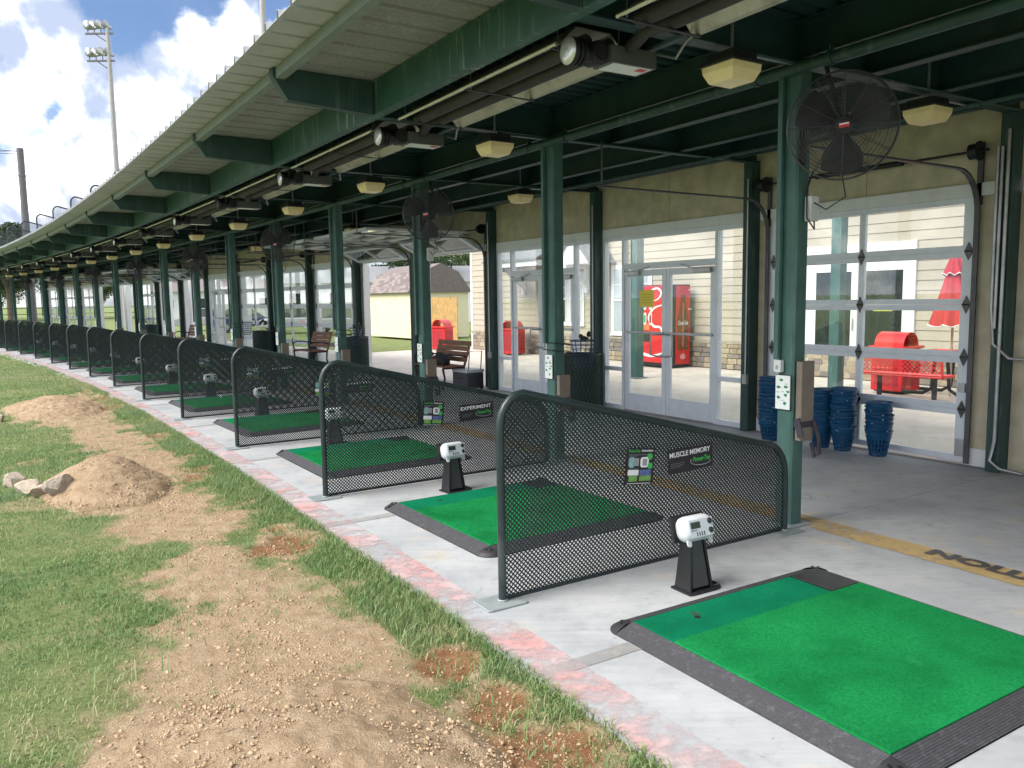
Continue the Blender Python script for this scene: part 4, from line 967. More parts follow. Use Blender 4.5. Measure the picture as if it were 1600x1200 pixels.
# ---- tube heaters
HOOD = M_('heater_reflector', (.50, .49, .40), .38, .7, var=.1, dirt=((.2, .18, .13), .6)); HTUBE = M_('heater_tube', (.045, .045, .046), .6, .3, var=.3, dirt=((.09, .06, .045), .4)); HBOX = M_('heater_box', (.10, .105, .105), .5, .3, var=.2)
def build_heater():
    t = thing('tube_heater', Matrix.Identity(4), '', 'heater', 'tube heaters under the ceiling')
    pr = [(.775, 3.365), (.80, 3.375), (.93, 3.495), (1.22, 3.495), (1.365, 3.355), (1.39, 3.345)]
    h = MB()
    for a, b in zip(pr[:-1], pr[1:]): h.prism([a, b, (b[0], b[1]+.006), (a[0], a[1]+.006)], -2.93, -.50, 'x')
    part(h, 'reflector', HOOD, t); part(MB().tube([(-2.93, .772, 3.368), (-.50, .772, 3.368)], .013, 6), 'edge_lip', M_('heater_lip', (.62, .60, .52), .35, .5), t)
    for q in (.985, 1.175): part(MB().tube([(-2.98, q, 3.40), (-.46, q, 3.40)], .052, 12), 'tube', HTUBE, t, smooth=50)
    for x in (-2.9, -1.7, -.55):
        part(MB().bar((x, .77, 3.352), (x, 1.40, 3.340), .03, .006), 'hanger_bar', BLACKM, t)
        part(MB().tube([(x, .82, 3.36), (x, .82, 3.70)], .004, 5).tube([(x, 1.33, 3.36), (x, 1.33, 3.70)], .004, 5), 'hanger_chain', GALV, t)
    x = -3.42
    part(MB().lathe([(.083, 0), (.088, .01), (.088, .03), (.075, .032), (.075, .045), (.088, .047), (.088, .062), (.075, .064), (.075, .078), (.086, .08), (.086, .095), (.05, .10), (.045, .22)], 20, T3((x, .775, 3.305)) @ RX(R_(-90))), 'intake_duct', BLACKM, t, smooth=30)
    part(MB().lathe([(.085, 0), (.081, -.008), (.04, -.014), (.0, -.016)], 20, T3((x, .774, 3.305)) @ RX(R_(-90)), cap0=False, cap1=False), 'end_cap', M_('bright_cap', (.66, .67, .66), .3, .6, var=.12), t, smooth=60)
    part(MB().lathe([(.06, -.08), (.072, -.06), (.072, .06), (.06, .08)], 14, T3((x-.02, .99, 3.32)) @ RY(R_(90))), 'fan_housing', BLACKM, t, smooth=40)
    part(MB().box(x-.11, x+.09, 1.05, 1.43, 3.255, 3.365), 'burner_box', HBOX, t, bevel=.004)
    part(MB().box(x-.095, x+.075, 1.08, 1.40, 3.252, 3.2545), 'label_plate', SCARD, t); part(MB().box(x-.0, x+.06, 1.31, 1.38, 3.250, 3.2518), 'warning_label', REDM, t)
    part(MB().tube([(x+.05, 1.46, 3.37), (x+.2, 1.5, 3.31), (x+.38, 1.42, 3.36), (x+.5, 1.43, 3.40)], .010, 6), 'gas_hose', GALV, t, smooth=60)
    part(MB().tube([(x+.1, 1.2, 3.36), (x+.3, 1.15, 3.40), (x+.44, 1.175, 3.40)], .045, 8), 'burner_pipe', HTUBE, t, smooth=50)
    return t
ht0 = build_heater()
for i, k in enumerate(range(-2, 14)):
    h = ht0 if i == 0 else copy_tree(ht0); h.matrix_basis = LW(k+1)
    if k in (1, 3):
        for ch in kids(h):
            if ch.name.startswith('end_cap'): ch.data = ch.data.copy(); ch.data.materials[0] = BLACKM
    h['label'] = 'tube heater over the front of the bay, burner beyond the frame' if k < -1 else 'long tube heater with round intake cap under the ceiling, '+nth(k+1)
# ---- fans
def build_fan():
    t = thing('wall_fan', Matrix.Identity(4), '', 'fan', 'round fans on the columns')
    n = Vector((.66, -.74, -.14)).normalized()
    zc = Vector((.50, -.17, 2.865)); u = n.cross(Vector((0, 0, 1))).normalized(); v = u.cross(n)
    M = Matrix((u, v, n)).transposed().to_4x4(); M.translation = zc       # local z = axis, towards the front
    g = MB(); R0 = .345
    def ring(r, z, w, seg=56): g.tube([(r*math.cos(a), r*math.sin(a), z) for a in np.linspace(0, 2*math.pi, seg+1)[:-1]], w, 4, closed=True, M=M)
    for i in range(28): r = .055+i*.0100; ring(r, .085-.05*(r/R0)**3, .0018)
    for i in range(12): r = .07+i*.0225; ring(r, -.085+.05*(r/R0)**3, .0016)
    for z in (-.03, -.01, .01, .03): ring(R0, z, .0022)
    ring(R0+.004, 0, .006)
    for i in range(12):
        a = 2*math.pi*i/12; ca, sa = math.cos(a), math.sin(a)
        g.tube([(r*ca, r*sa, .087-.05*(r/R0)**3) for r in np.linspace(.04, R0, 6)], .0022, 4, M=M); g.tube([(r*ca, r*sa, -.087+.05*(r/R0)**3) for r in np.linspace(.05, R0, 5)], .0022, 4, M=M)
    part(g, 'guard', M_('fan_wire', (.10, .10, .11), .4, .4, var=.2), t)
    b = MB()
    for i in range(3):
        a0 = 2*math.pi*i/3+.5; V = []; nr, na = 5, 5
        for ir in range(nr):
            r = .06+.245*ir/(nr-1); sp = .35+.42*math.sin(math.pi*(ir+.8)/(nr+.6))
            for ia in range(na):
                f = ia/(na-1)-.5; V.append((r*math.cos(a0+f*sp*1.6), r*math.sin(a0+f*sp*1.6), -f*.10*(1.1-.5*ir/nr)))
        F = [(j*na+i_, j*na+i_+1, (j+1)*na+i_+1, (j+1)*na+i_) for j in range(nr-1) for i_ in range(na-1)]
        b._add(V, F, M); b._add([(x, y, z-.002) for x, y, z in V], [f[::-1] for f in F], M)
    part(b, 'blades', M_('fan_blade', (.016, .016, .019), .5, .2, var=.2), t, smooth=60)
    part(MB().lathe([(.05, -.01), (.055, .0), (.055, .006), (.03, .012)], 18, M @ T3((0, 0, .084))), 'badge_disc', BLACKM, t)
    bad = part(MB().box(-.032, .032, -.014, .016, .096, .099, M @ RZ(R_(-8))), 'badge', REDM, t)
    part(MB().box(-.03, .03, .004, .013, .0991, .0995, M @ RZ(R_(-8))), 'badge_print', SWH, t)
    part(MB().lathe([(.075, -.20), (.085, -.19), (.085, -.06), (.06, -.04)], 16, M), 'motor', BLACKM, t, smooth=40)
    p0 = M @ Vector((0, 0, -.15))
    part(MB().bar(p0, (.083, -.02, 2.86), .05, .03).bar((.083, -.04, 3.02), (.083, -.04, 2.68), .08, .012, (1, 0, 0)).tube([p0, Vector((.30, .02, 3.12)), Vector((.22, .0, 3.38))], .016, 6), 'arm', BLACKM, t)
    part(MB().tube([M @ Vector((0, -.2, -.1)), Vector((.42, .0, 2.42)), Vector((.25, .02, 2.35)), Vector((.12, .04, 2.42))], .005, 5), 'cable', BLACKP, t, smooth=60)
    return t
fn0 = build_fan()
for i, k in enumerate(range(0, 16, 2)):
    f = fn0 if i == 0 else copy_tree(fn0); f.matrix_basis = col_frame(k); f['label'] = 'round black cage fan with red badge on the column, '+nth(i)
# ---- baskets tied to columns
WIRE = M_('basket_wire', (.012, .03, .07), .45, .2, var=.2)
def build_basket():
    t = thing('wire_basket', Matrix.Identity(4), '', 'ball basket', 'wire baskets tied to the columns')
    b = MB(); C0 = Vector((.25, .18, 1.02))
    for i in range(7):
        f = i/6; r = .085+.05*f; b.tube([C0+Vector((r*math.cos(a), r*math.sin(a), .28*f)) for a in np.linspace(0, 6.283, 17)[:-1]], .0035 if i < 6 else .006, 5, closed=True)
    for i in range(14):
        a = 6.283*i/14; b.tube([C0+Vector((.085*math.cos(a), .085*math.sin(a), 0)), C0+Vector((.135*math.cos(a), .135*math.sin(a), .28))], .003, 4)
    for i in range(5): b.bar(C0+Vector((-.07+.035*i, -.08, 0)), C0+Vector((-.07+.035*i, .08, 0)), .005, .005)
    part(b, 'basket', WIRE, t)
    for z in (1.28, 1.20): part(MB().tube([(.13, .1, z-.02), (-.09, .09, z), (-.095, -.095, z+.005), (.09, -.095, z), (.15, .1, z-.03)], .005, 5), 'cord', BLACKP, t)
    return t
bk0 = build_basket()
for i, k in enumerate((1, 3, 5, 8)):
    b = bk0 if i == 0 else copy_tree(bk0); b.matrix_basis = col_frame(k); b['label'] = 'dark wire ball basket tied to a green column by cords, '+nth(i)
# ---- litter barrels with clubs
CLUBM = M_('club_steel', (.45, .45, .46), .25, .9, var=.05)
def build_barrel():
    t = thing('club_barrel', Matrix.Identity(4), '', 'barrel', 'green barrels by the back wall')
    n = 40; rings = 22; mb = MB(); V = []; r0 = .30
    part(MB().lathe([(.27, .02), (.285, .03), (.285, .84), (.27, .85)], 28, cap1=False), 'liner', M_('liner_black', (.008, .014, .013), .6), t, smooth=40)
    st = MB()
    for i in range(30):
        a = 6.283*i/30
        for s in (-1, 1): st.tube([(r0*math.cos(a+s*u*.9), r0*math.sin(a+s*u*.9), .04+.80*u) for u in np.linspace(0, 1, 9)], .004, 4)
    part(st, 'lattice', M_('barrel_green', (.014, .075, .06), .4, var=.15), t)
    for z in (.04, .86): part(MB().tube([(.302*math.cos(a), .302*math.sin(a), z) for a in np.linspace(0, 6.283, 33)[:-1]], .014, 6, closed=True), 'rim', M_('barrel_rim', (.02, .03, .035), .4), t)
    return t
br0 = build_barrel(); BAR = []
for i, (k, q) in enumerate(((2.04, 5.42), (4.86, 5.42), (7.02, 5.42), (11.0, 5.4))):
    b = br0 if i == 0 else copy_tree(br0); b.matrix_basis = LW(k, q, .002); BAR.append((k, q)); b['label'] = 'dark green lattice barrel against the back wall, '+nth(i)
def build_club():
    t = thing('golf_club', Matrix.Identity(4), '', 'golf club', 'clubs standing in the barrels')
    part(MB().tube([(0, 0, 0), (0, 0, .95)], [.006, .0045], 6), 'shaft', CLUBM, t)
    me = rbox(.09, .055, .07, .02); me.materials.append(BLACKM); ob('club_head', me, t, T3((0, .03, .98)) @ RX(R_(20)))
    return t
cl0 = build_club(); ci = 0
for bi, cnt in ((0, 3), (1, 3), (2, 7)):
    for j in range(cnt):
        c = cl0 if ci == 0 else copy_tree(cl0); k, q = BAR[bi]; a = 2.6-j*2.1/max(1, cnt-1)
        c.matrix_basis = LW(k, q, .12+.05*(j % 3)) @ T3((.17*math.cos(a)*1.1-.0, .10*math.sin(a*3), 0)) @ RZ(a) @ RX(R_(7+2*(j % 3)))
        c['label'] = 'golf club with black head in the '+('nearest', 'second', 'third')[bi]+' barrel, '+('leftmost', 'second from left', 'third from left', 'fourth from left', 'fifth from left', 'sixth from left', 'rightmost')[j if j < cnt-1 else 6]; c['group'] = 'clubs in the '+('nearest', 'second', 'third')[bi]+' barrel'; ci += 1
# ---- benches
def build_bench():
    t = thing('park_bench', Matrix.Identity(4), '', 'bench', 'slatted benches along the back wall')
    L = 1.25
    for i in range(5): part(MB().box(-L/2, L/2, -.22+i*.095, -.22+i*.095+.08, .43, .46), 'seat_slat', WOOD, t, bevel=.006)
    for i in range(4): part(MB().box(-L/2, L/2, -.015, .015, 0, .095), 'back_slat', WOOD, t, T3((0, .26+i*.032, .52+i*.105)) @ RX(R_(-16)), bevel=.006)
    for s in (-1, 1):
        x = s*(L/2-.06); e = MB()
        e.tube([(x, -.26, .0), (x, -.20, .22), (x, -.24, .41)], [.025, .02, .022], 6).tube([(x, .30, 0), (x, .22, .22), (x, .24, .42), (x, .30, .6), (x, .39, .93)], [.025, .02, .024, .02, .016], 6)
        e.bar((x, -.25, .415), (x, .25, .415), .03, .03).tube([(x, -.20, .42), (x, -.25, .55), (x, -.24, .64), (x, -.12, .68), (x, .12, .66), (x, .32, .62)], .018, 6)
        part(e, 'end_frame', BLACKM, t, smooth=50)
    return t
bn0 = build_bench()
for i, (k, lab) in enumerate(((3.42, 'brown slatted bench with black iron ends holding bags, by the open doorway'), (5.65, 'brown slatted bench with black iron ends in front of a closed glass door'), (9.35, 'small looking brown bench farthest along the back wall'))):
    b = bn0 if i == 0 else copy_tree(bn0); b.matrix_basis = LW(k, 5.2, .001); b['label'] = lab
# bags on the bench
def blobmesh(name, mats, s, seed, parent=None, M=None):
    bm = bmesh.new(); bmesh.ops.create_icosphere(bm, subdivisions=3, radius=1); r = random.Random(seed)
    ds = [(Vector((r.gauss(0, 1), r.gauss(0, 1), r.gauss(0, 1))).normalized(), r.uniform(-.22, .2)) for _ in range(14)]
    for v in bm.verts:
        d = v.co.normalized(); k = 1+sum(a*max(0, d.dot(n_))**6 for n_, a in ds); v.co = Vector((v.co.x*s[0]*k, v.co.y*s[1]*k, max(v.co.z*s[2]*k, -s[2]*.55)))
    me = bpy.data.meshes.new(name); bm.to_mesh(me); bm.free(); me.materials.append(mats); me.shade_smooth(); return ob(name, me, parent, M)
BM = LW(3.42, 5.2)
bagm = M_('bag_black', (.02, .02, .025), .8, var=.3); 
t = thing('duffel_bag', BM @ T3((.12, -.02, .462)), 'black and red duffel bag lying on the bench', 'bag'); blobmesh('body', bagm, (.26, .15, .14), 3, t, T3((0, 0, .075))); blobmesh('red_panel', M_('bag_red', (.20, .02, .03), .8), (.10, .12, .10), 9, t, T3((-.1, -.06, .09)))
part(MB().tube([(-.12, 0, .17), (-.06, -.03, .24), (.08, -.03, .24), (.14, 0, .17)], .012, 6), 'handle', bagm, t, smooth=60)
t = thing('backpack', BM @ T3((-.42, .0, .462)), 'dark backpack at the far end of the bench', 'bag'); blobmesh('body', bagm, (.14, .12, .17), 5, t, T3((0, 0, .09))); part(MB().tube([(.05, -.11, .2), (.08, -.17, .1), (.06, -.13, .0)], .014, 6), 'strap', STRAP, t, smooth=60)
t = thing('plastic_bag', BM @ T3((-.1, -.05, .462)), 'crumpled clear plastic bag on the bench beside the duffel', 'bag'); blobmesh('bag', M_('clear_plastic', (.55, .62, .66), .3), (.10, .09, .11), 12, t, T3((0, 0, .075)))
t = thing('drink_bottle', BM @ T3((-.2, -.12, .462)), 'blue drink bottle standing on the bench', 'bottle'); part(MB().lathe([(.034, 0), (.036, .01), (.036, .14), (.02, .18)], 12), 'bottle', M_('bottle_blue', (.03, .2, .45), .3), t, smooth=40); part(MB().lathe([(.018, .18), (.018, .21)], 10), 'cap', SWH, t)
# cooler
t = thing('cooler', LW(3.21, 5.48, .001), 'dark grey wheeled cooler with pale lid beside the bench', 'cooler')
CG = M_('cooler_grey', (.035, .038, .048), .5, var=.1); CL = M_('cooler_lid', (.52, .55, .58), .45, var=.05)
part(MB().box(-.28, .28, -.19, .19, .03, .33), 'body', CG, t, bevel=.025); part(MB().box(-.29, .29, -.20, .20, .331, .395), 'lid', CL, t, bevel=.018)
for s in (-1, 1): w = part(MB().lathe([(.05, -.02), (.055, -.015), (.055, .015), (.05, .02)], 14, T3((.25, s*.15, .056)) @ RX(R_(90))), 'wheel', BLACKP, t)
part(MB().tube([(.24, -.14, .3), (.30, -.14, .75), (.30, .14, .75), (.24, .14, .3)], .012, 6), 'pull_handle', BLACKM, t); part(MB().box(-.12, .12, -.196, -.19, .2, .25), 'grip', BLACKP, t)

# ---- blue ball buckets in stacks
def bucket_mesh():
    mb = MB(); H = .27; ro = lambda z: .095+.055*z/H
    for i in range(20):
        a = 6.283*i/20; ca, sa = math.cos(a), math.sin(a); da = .075
        mb._add([((ro(z)+o)*math.cos(a+d*da), (ro(z)+o)*math.sin(a+d*da), z) for z in (0, .19) for o in (0, -.004) for d in (-1, 1)], [(0, 1, 5, 4), (2, 6, 7, 3), (0, 4, 6, 2), (1, 3, 7, 5)])
    for z0, z1 in ((0, .014), (.045, .055), (.09, .10), (.135, .145), (.18, H)):
        mb.lathe([(ro(z0)+.001, z0), (ro(z1)+.001, z1), (ro(z1)-.004, z1), (ro(z0)-.004, z0)], 28, cap0=False, cap1=False)
    for z in (.205, H): mb.tube([((ro(z)+.003)*math.cos(a), (ro(z)+.003)*math.sin(a), z) for a in np.linspace(0, 6.283, 29)[:-1]], .006, 6, closed=True)
    mb.lathe([(.092, .002), (.092, .006)], 20)
    return mb.mesh('bucket', BLUE, 40)
bku = bucket_mesh(); rivet = MB().lathe([(.006, 0), (.004, .004)], 8).mesh('rivet', SWH); handle = MB().tube([(.150*math.cos(a), .150*math.sin(a), .262) for a in np.linspace(.1, 3.04, 14)], .003, 4).mesh('handle', GALV)
SN = ['stack left of the column', 'stack right beside the column', 'tall stack by the door', 'short stack at right']
for si, (k, q, n, dz) in enumerate(((.84, 5.40, 12, .045), (.635, 5.52, 10, .044), (.548, 5.53, 11, .043), (.417, 5.58, 8, .044))):
    for j in range(n):
        r = random.Random(si*50+j); o = bpy.data.objects.new('ball_bucket', bku); C.objects.link(o)
        o.matrix_basis = LW(k, q, .002+j*dz) @ T3((r.gauss(0, .003), r.gauss(0, .003), 0)) @ RZ(r.uniform(0, 6.28)) @ RX(r.gauss(0, .012)) @ RY(r.gauss(0, .012)) @ Matrix.Diagonal((.92, .92, 1, 1))
        pos = 'bottom' if j == 0 else 'topmost' if j == n-1 else ORD[j].replace('nearest', 'first')+' from the bottom'
        tag(o, 'blue ball bucket, '+pos+' in the '+SN[si], 'bucket', 'stacked blue ball buckets')
        ob('rivet', rivet, o, T3((.152, 0, .235)) @ RY(R_(90))); ob('rivet', rivet, o, T3((-.152, 0, .235)) @ RY(R_(-90)))
        ob('handle', handle, o)
# yellow notice on the entrance glass
t = thing('door_notice', LW(1.55, QW), 'yellow paper notice taped on the left entrance door', 'notice'); part(MB().box(-.595, -.30, -.012, -.008, 1.60, 1.85), 'paper', YELLOW, t)
for i in range(4): part(MB().box(-.55, -.36, -.0128, -.0122, 1.66+i*.04, 1.668+i*.04), 'small_print', M_('notice_print', (.5, .36, .05), .7), t)

# ================================================================== BEHIND THE GLASS: patio, clubhouse, shed
SIDING = M_('clapboard_paint', (.42, .38, .31), .6, var=.04, scale=3, dirt=((.46, .41, .32), .4))
STONES = [M_('stone_%d' % i, c, .85, var=.25, scale=16, bump=.004, bscale=45) for i, c in enumerate(((.30, .24, .17), (.23, .20, .17), (.36, .30, .22), (.19, .165, .15)))]
DARKGL = M_('dark_window_glass', (.018, .026, .024), .06, var=.2, spec=.8); CURT = M_('curtained_glass', (.40, .46, .50), .15, var=.12, scale=2)
SHING = M_('roof_shingle', (.17, .145, .14), .9, var=.3, scale=12, bump=.004); SHGR = M_('grey_shingle', (.20, .21, .22), .9, var=.25, scale=12, bump=.004)
CK = 3.6
cb = thing('clubhouse', LW(CK, 12.4), 'cream clapboard clubhouse with stone base across the patio', 'building')
XL, XR = -9.6, 18.0        # left corner (far), right end
part(MB().box(XL, XR, .03, 7, 0, 4.45), 'wall_core', SIDING, cb)
nb = 20
for i in range(nb):
    z = .66+i*.19
    part(MB().prism([(-.022, z), (-.006, z+.192), (.03, z+.192), (.03, z)], XL+.1, XR, 'x'), 'clapboard', SIDING, cb)
part(MB().box(XL-.02, XL+.10, -.035, .1, 0, 4.45), 'corner_trim', WHITE, cb, bevel=.004)
part(MB().box(XL, XR, -.075, .03, .60, .655), 'stone_cap', M_('stone_cap', (.33, .29, .23), .8, var=.15), cb, bevel=.008)
part(MB().box(XL+.02, XR, -.018, .029, 0, .60), 'mortar', M_('mortar', (.23, .20, .17), .9), cb)
r = random.Random(11); cache = {}
def stone_me(w, h, m):
    key = (round(w, 2), round(h, 2), m)
    if key not in cache: cache[key] = MB().box(-w/2+.006, w/2-.006, -.055, 0, -h/2+.005, h/2-.005).mesh('stone', STONES[m], None, .012)
    return cache[key]
rest = []; cnt = 0
z = .0
for h in (.12, .14, .11, .13, .10):
    x = XL+.12
    while x < XR-.1:
        w = r.choice((.16, .22, .28, .34))
        if -6.2 < x < 4.4 and cnt < 300:
            o = ob('stone', stone_me(w, h, r.randrange(4)), cb, T3((x+w/2, -.016-r.uniform(0, .015), z+h/2))); cnt += 1
        else: rest.append((x, w, z, h))
        x += w
    z += h
mb = MB()
for i, (x, w, z, h) in enumerate(rest): mb.cur = i % 4; mb.box(x+.006, x+w-.006, -.07, -.02, z+.005, z+h-.005)
o = ob('stones', mb.mesh('stones', STONES), cb); o['kind'] = 'stuff'
def xk(k): return (CK-k)*(RAD+12.4)*DTH
def window(k0, k1, z0, z1, pane=CURT):
    x0, x1 = sorted((xk(k0), xk(k1))); w = part(MB().box(x0-.09, x1+.09, -.05, -.02, z0-.09, z1+.11).box(x0-.12, x1+.12, -.075, -.02, z0-.13, z0-.09), 'window', WHITE, cb, bevel=.004)
    part(MB().box(x0, x1, -.058, -.0505, z0, z1), 'pane', pane, w)
    zm = (z0+z1)/2; part(MB().box(x0-.01, x1+.01, -.072, -.0585, zm-.025, zm+.025).box(x0-.005, x0+.03, -.068, -.0585, z0, z1).box(x1-.03, x1+.005, -.068, -.0585, z0, z1), 'sash', WHITE, w)
    part(MB().box((x0+x1)/2-.01, (x0+x1)/2+.01, -.066, -.0585, zm+.026, z1).box(x0+.03, x1-.03, -.0655, -.0586, (zm+z1)/2-.01, (zm+z1)/2+.01), 'muntin', WHITE, w)
window(4.27, 3.83, .82, 2.52); window(4.87, 4.70, 1.05, 2.4); window(5.05, 4.93, 1.05, 2.4, DARKGL)
# clubhouse double doors with dark glass
x0, x1 = xk(2.30), xk(1.62)
dw = part(MB().box(x0-.12, x0, -.07, -.02, 0, 2.75).box(x1, x1+.12, -.07, -.02, 0, 2.75).box(x0+.001, x1-.001, -.07, -.02, 2.45, 2.75), 'door_frame', WHITE, cb, bevel=.004)
xm = (x0+x1)/2
for a, b in ((x0, xm-.004), (xm+.004, x1)):
    d = part(MB().box(a, a+.13, -.06, -.02, .02, 2.44).box(b-.13, b, -.06, -.02, .02, 2.44).box(a+.131, b-.131, -.06, -.02, .02, .62).box(a+.131, b-.131, -.06, -.02, 1.50, 1.62).box(a+.131, b-.131, -.06, -.02, 2.2, 2.44), 'door', WHITE, cb, bevel=.003)
    for zz in ((.62, 1.50), (1.62, 2.2)): part(MB().box(a+.13, b-.13, -.045, -.03, *zz), 'pane', DARKGL, d)
    part(MB().tube([(b-.065 if a < xm-.1 else a+.065, -.09, 1.0), (b-.065 if a < xm-.1 else a+.065, -.09, 1.25)], .012, 6), 'handle', GALV, d)
part(MB().box(xm+.35, xm+.75, -.048, -.0455, 1.40, 1.45), 'door_sticker', M_('sticker_yellow', (.55, .6, .05), .5), cb)
# gable canopy on a white bracket
xa, xb = xk(5.72), xk(4.86); ca = part(MB().box(xa, xb, -1.32, -1.24, 2.70, 2.86).box(xa, xa+.08, -1.239, -.03, 2.70, 2.86).box(xb-.08, xb, -1.239, -.03, 2.70, 2.86), 'canopy', WHITE, cb)
part(MB().prism([(-1.38, 2.862), (-.03, 3.50), (-.03, 3.56), (-1.38, 2.92)], xa-.08, xb+.08, 'x'), 'canopy_roof', SHGR, ca)
for kx in (xk(5.6), xk(4.62)): part(MB().box(kx-.05, kx+.05, -.9, -.03, 2.58, 2.68).bar((kx, -.08, 2.05), (kx, -.75, 2.60), .09, .09).box(kx-.05, kx+.05, -.13, -.03, 1.9, 2.58), 'canopy_bracket', WHITE, cb)
xg = xk(4.5); part(MB().prism([(xg-.75, 2.69), (xg+.75, 2.69), (xg, 3.5)], -.9, -.03, 'y'), 'gable', WHITE, cb)
for sg in (-1, 1): part(MB().bar((xg+sg*.4, -1.0, 3.13), (xg+sg*.4, -.03, 3.13), 1.2, .05, Vector((sg*.734, 0, .679))), 'gable_roof', SHGR, cb)
rf = part(MB().prism([(-.55, 4.4), (3.5, 6.6), (7.5, 4.4), (7.5, 4.3), (-.55, 4.3)], XL-.4, XR, 'x'), 'roof', SHGR, cb)
# patio posts of green steel
for i, (k, q) in enumerate(((2.99, 9.38), (1.70, 10.55), (.3, 10.6))):
    p_ = thing('patio_post', LW(k, q), ['green steel post on the patio seen through the left entrance door', 'green steel post on the patio seen through the nearest sectional door', 'green steel post on the patio hidden at the right'][i], 'post', 'patio posts')
    part(MB().box(-.1, .1, -.1, .1, 0, 4.2), 'post', COLGREEN, p_, bevel=.008); part(MB().box(-.16, .16, -.16, .16, 0, .015), 'base_plate', PLATE, p_)
# ---- vending machine
vm = thing('vending_machine', LW(3.54, 12.36) @ RZ(R_(-3)) @ Matrix.Diagonal((1.2, 1.25, 1.03, 1)), 'red soft drink vending machine with a bottle picture on its side, on the patio', 'vending machine')
VR = M_('vending_red', (.55, .015, .02), .3, var=.05, coat=.4); VRD = M_('vending_dark_red', (.30, .008, .012), .35, var=.1); VW = M_('vending_white', (.75, .73, .72), .35, var=.04); VB = M_('vending_black', (.015, .016, .018), .35)
COLA = M_('cola_brown', (.16, .045, .015), .3, var=.35, scale=9)
part(MB().box(-.55, .55, -.70, -.10, .06, 1.98), 'cabinet', VB, vm, bevel=.012)
part(MB().box(-.545, .545, -.75, -.701, .12, 1.96), 'front_door', VR, vm, bevel=.012)
part(MB().box(-.5, .5, -.66, -.12, 0.005, .06), 'plinth', VB, vm)
fr = kids(vm)[1]
for pts, w in (([(-.45, 1.9), (-.3, 1.75), (-.05, 1.72), (.15, 1.85), (.3, 1.9), (.42, 1.8), (.35, 1.66), (.2, 1.6)], .05), ([(-.47, .95), (-.42, .6), (-.2, .35), (.15, .28), (.45, .36)], .075), ([(.45, 1.5), (.2, 1.42), (.05, 1.2), (.2, 1.0), (.42, .95), (.48, .6)], .06)):
    mb = MB()
    P0 = [Vector((x, 0, z)) for x, z in pts]; P = []
    for i in range(len(P0)-1):
        a_, b_, c_, d_ = P0[max(i-1, 0)], P0[i], P0[i+1], P0[min(i+2, len(P0)-1)]
        for u in np.linspace(0, 1, 6)[:-1]: P.append(.5*((2*b_)+(c_-a_)*u+(2*a_-5*b_+4*c_-d_)*u*u+(3*b_-a_-3*c_+d_)*u**3))
    P.append(P0[-1]); nP = len(P)
    V = []
    for i, p in enumerate(P):
        tg = (P[min(i+1, nP-1)]-P[max(i-1, 0)]).normalized(); nn = Vector((-tg.z, 0, tg.x))*w*.5*(.35+.65*math.sin(math.pi*(i+.5)/nP))
        V += [(p.x+nn.x, -.7515, p.z+nn.z), (p.x-nn.x, -.7515, p.z-nn.z), (p.x+nn.x, -.756, p.z+nn.z), (p.x-nn.x, -.756, p.z-nn.z)]
    mb._add(V, [f for i in range(nP-1) for f in ((4*i+2, 4*i+3, 4*i+7, 4*i+6), (4*i, 4*i+4, 4*i+5, 4*i+1), (4*i, 4*i+2, 4*i+6, 4*i+4), (4*i+1, 4*i+5, 4*i+7, 4*i+3))])
    part(mb, 'white_ribbon', VW, vm)
for j in range(2):
    for i in range(4):
        part(MB().prism([(-.40+i*.17+.045*math.cos(a), 1.53-j*.36+.10*math.sin(a)*(1)+(.05 if math.sin(a) > 0 else -.05)) for a in np.linspace(0, 6.283, 17)[:-1]], -.764, -.754, 'y'), 'selection_button', VW, vm)
        part(MB().prism([(-.40+i*.17+.028*math.cos(a), 1.53-j*.36+.08*math.sin(a)+(.03 if math.sin(a) > 0 else -.03)) for a in np.linspace(0, 6.283, 13)[:-1]], -.768, -.7642, 'y'), 'drink_picture', [VRD, RED, M_('drink_blue', (.03, .12, .4), .4), M_('drink_green', (.05, .3, .1), .4)][(i+j) % 4], vm)
part(MB().box(-.28, .08, -.762, -.754, .62, .86), 'delivery_flap', VB, vm); part(MB().box(-.28, .08, -.760, -.754, .90, 1.06), 'price_plate', M_('orange_plate', (.6, .16, .06), .4), vm)
# side panel with the bottle, facing the viewer (+x side)
part(MB().box(.551, .558, -.49, -.11, .08, 1.95), 'side_panel', VR, vm)
bt = [(.0, .42), (.13, .42), (.15, .55), (.135, .80), (.155, 1.0), (.14, 1.2), (.085, 1.42), (.055, 1.6), (.06, 1.66), (.055, 1.74), (0, 1.74)]
part(MB().prism([(-.30+y, z) for y, z in bt]+[(-.30-y, z) for y, z in bt[::-1][1:-1]], .5585, .562, 'x'), 'bottle_picture', COLA, vm)
part(MB().box(.5625, .5635, -.315, -.285, .5, 1.55), 'bottle_shine', M_('cola_shine', (.42, .2, .1), .3), vm)
tx = fit_text(text_mesh('Coca-Cola', .1, VW, 'lettering', shear=.3, bold=.002), .26, .10); ob('lettering', tx, vm, T3((.5645, -.43, 1.02)) @ FY)
part(MB().lathe([(.07, 0), (.07, .003)], 18, T3((.5586, -.30, .26)) @ RY(R_(90))), 'round_emblem', M_('emblem_pink', (.62, .3, .33), .4), vm)
for z in (1.84, 1.38): part(MB().box(.5585, .5605, -.16, -.07, z, z+.025), 'small_label', VW, vm)
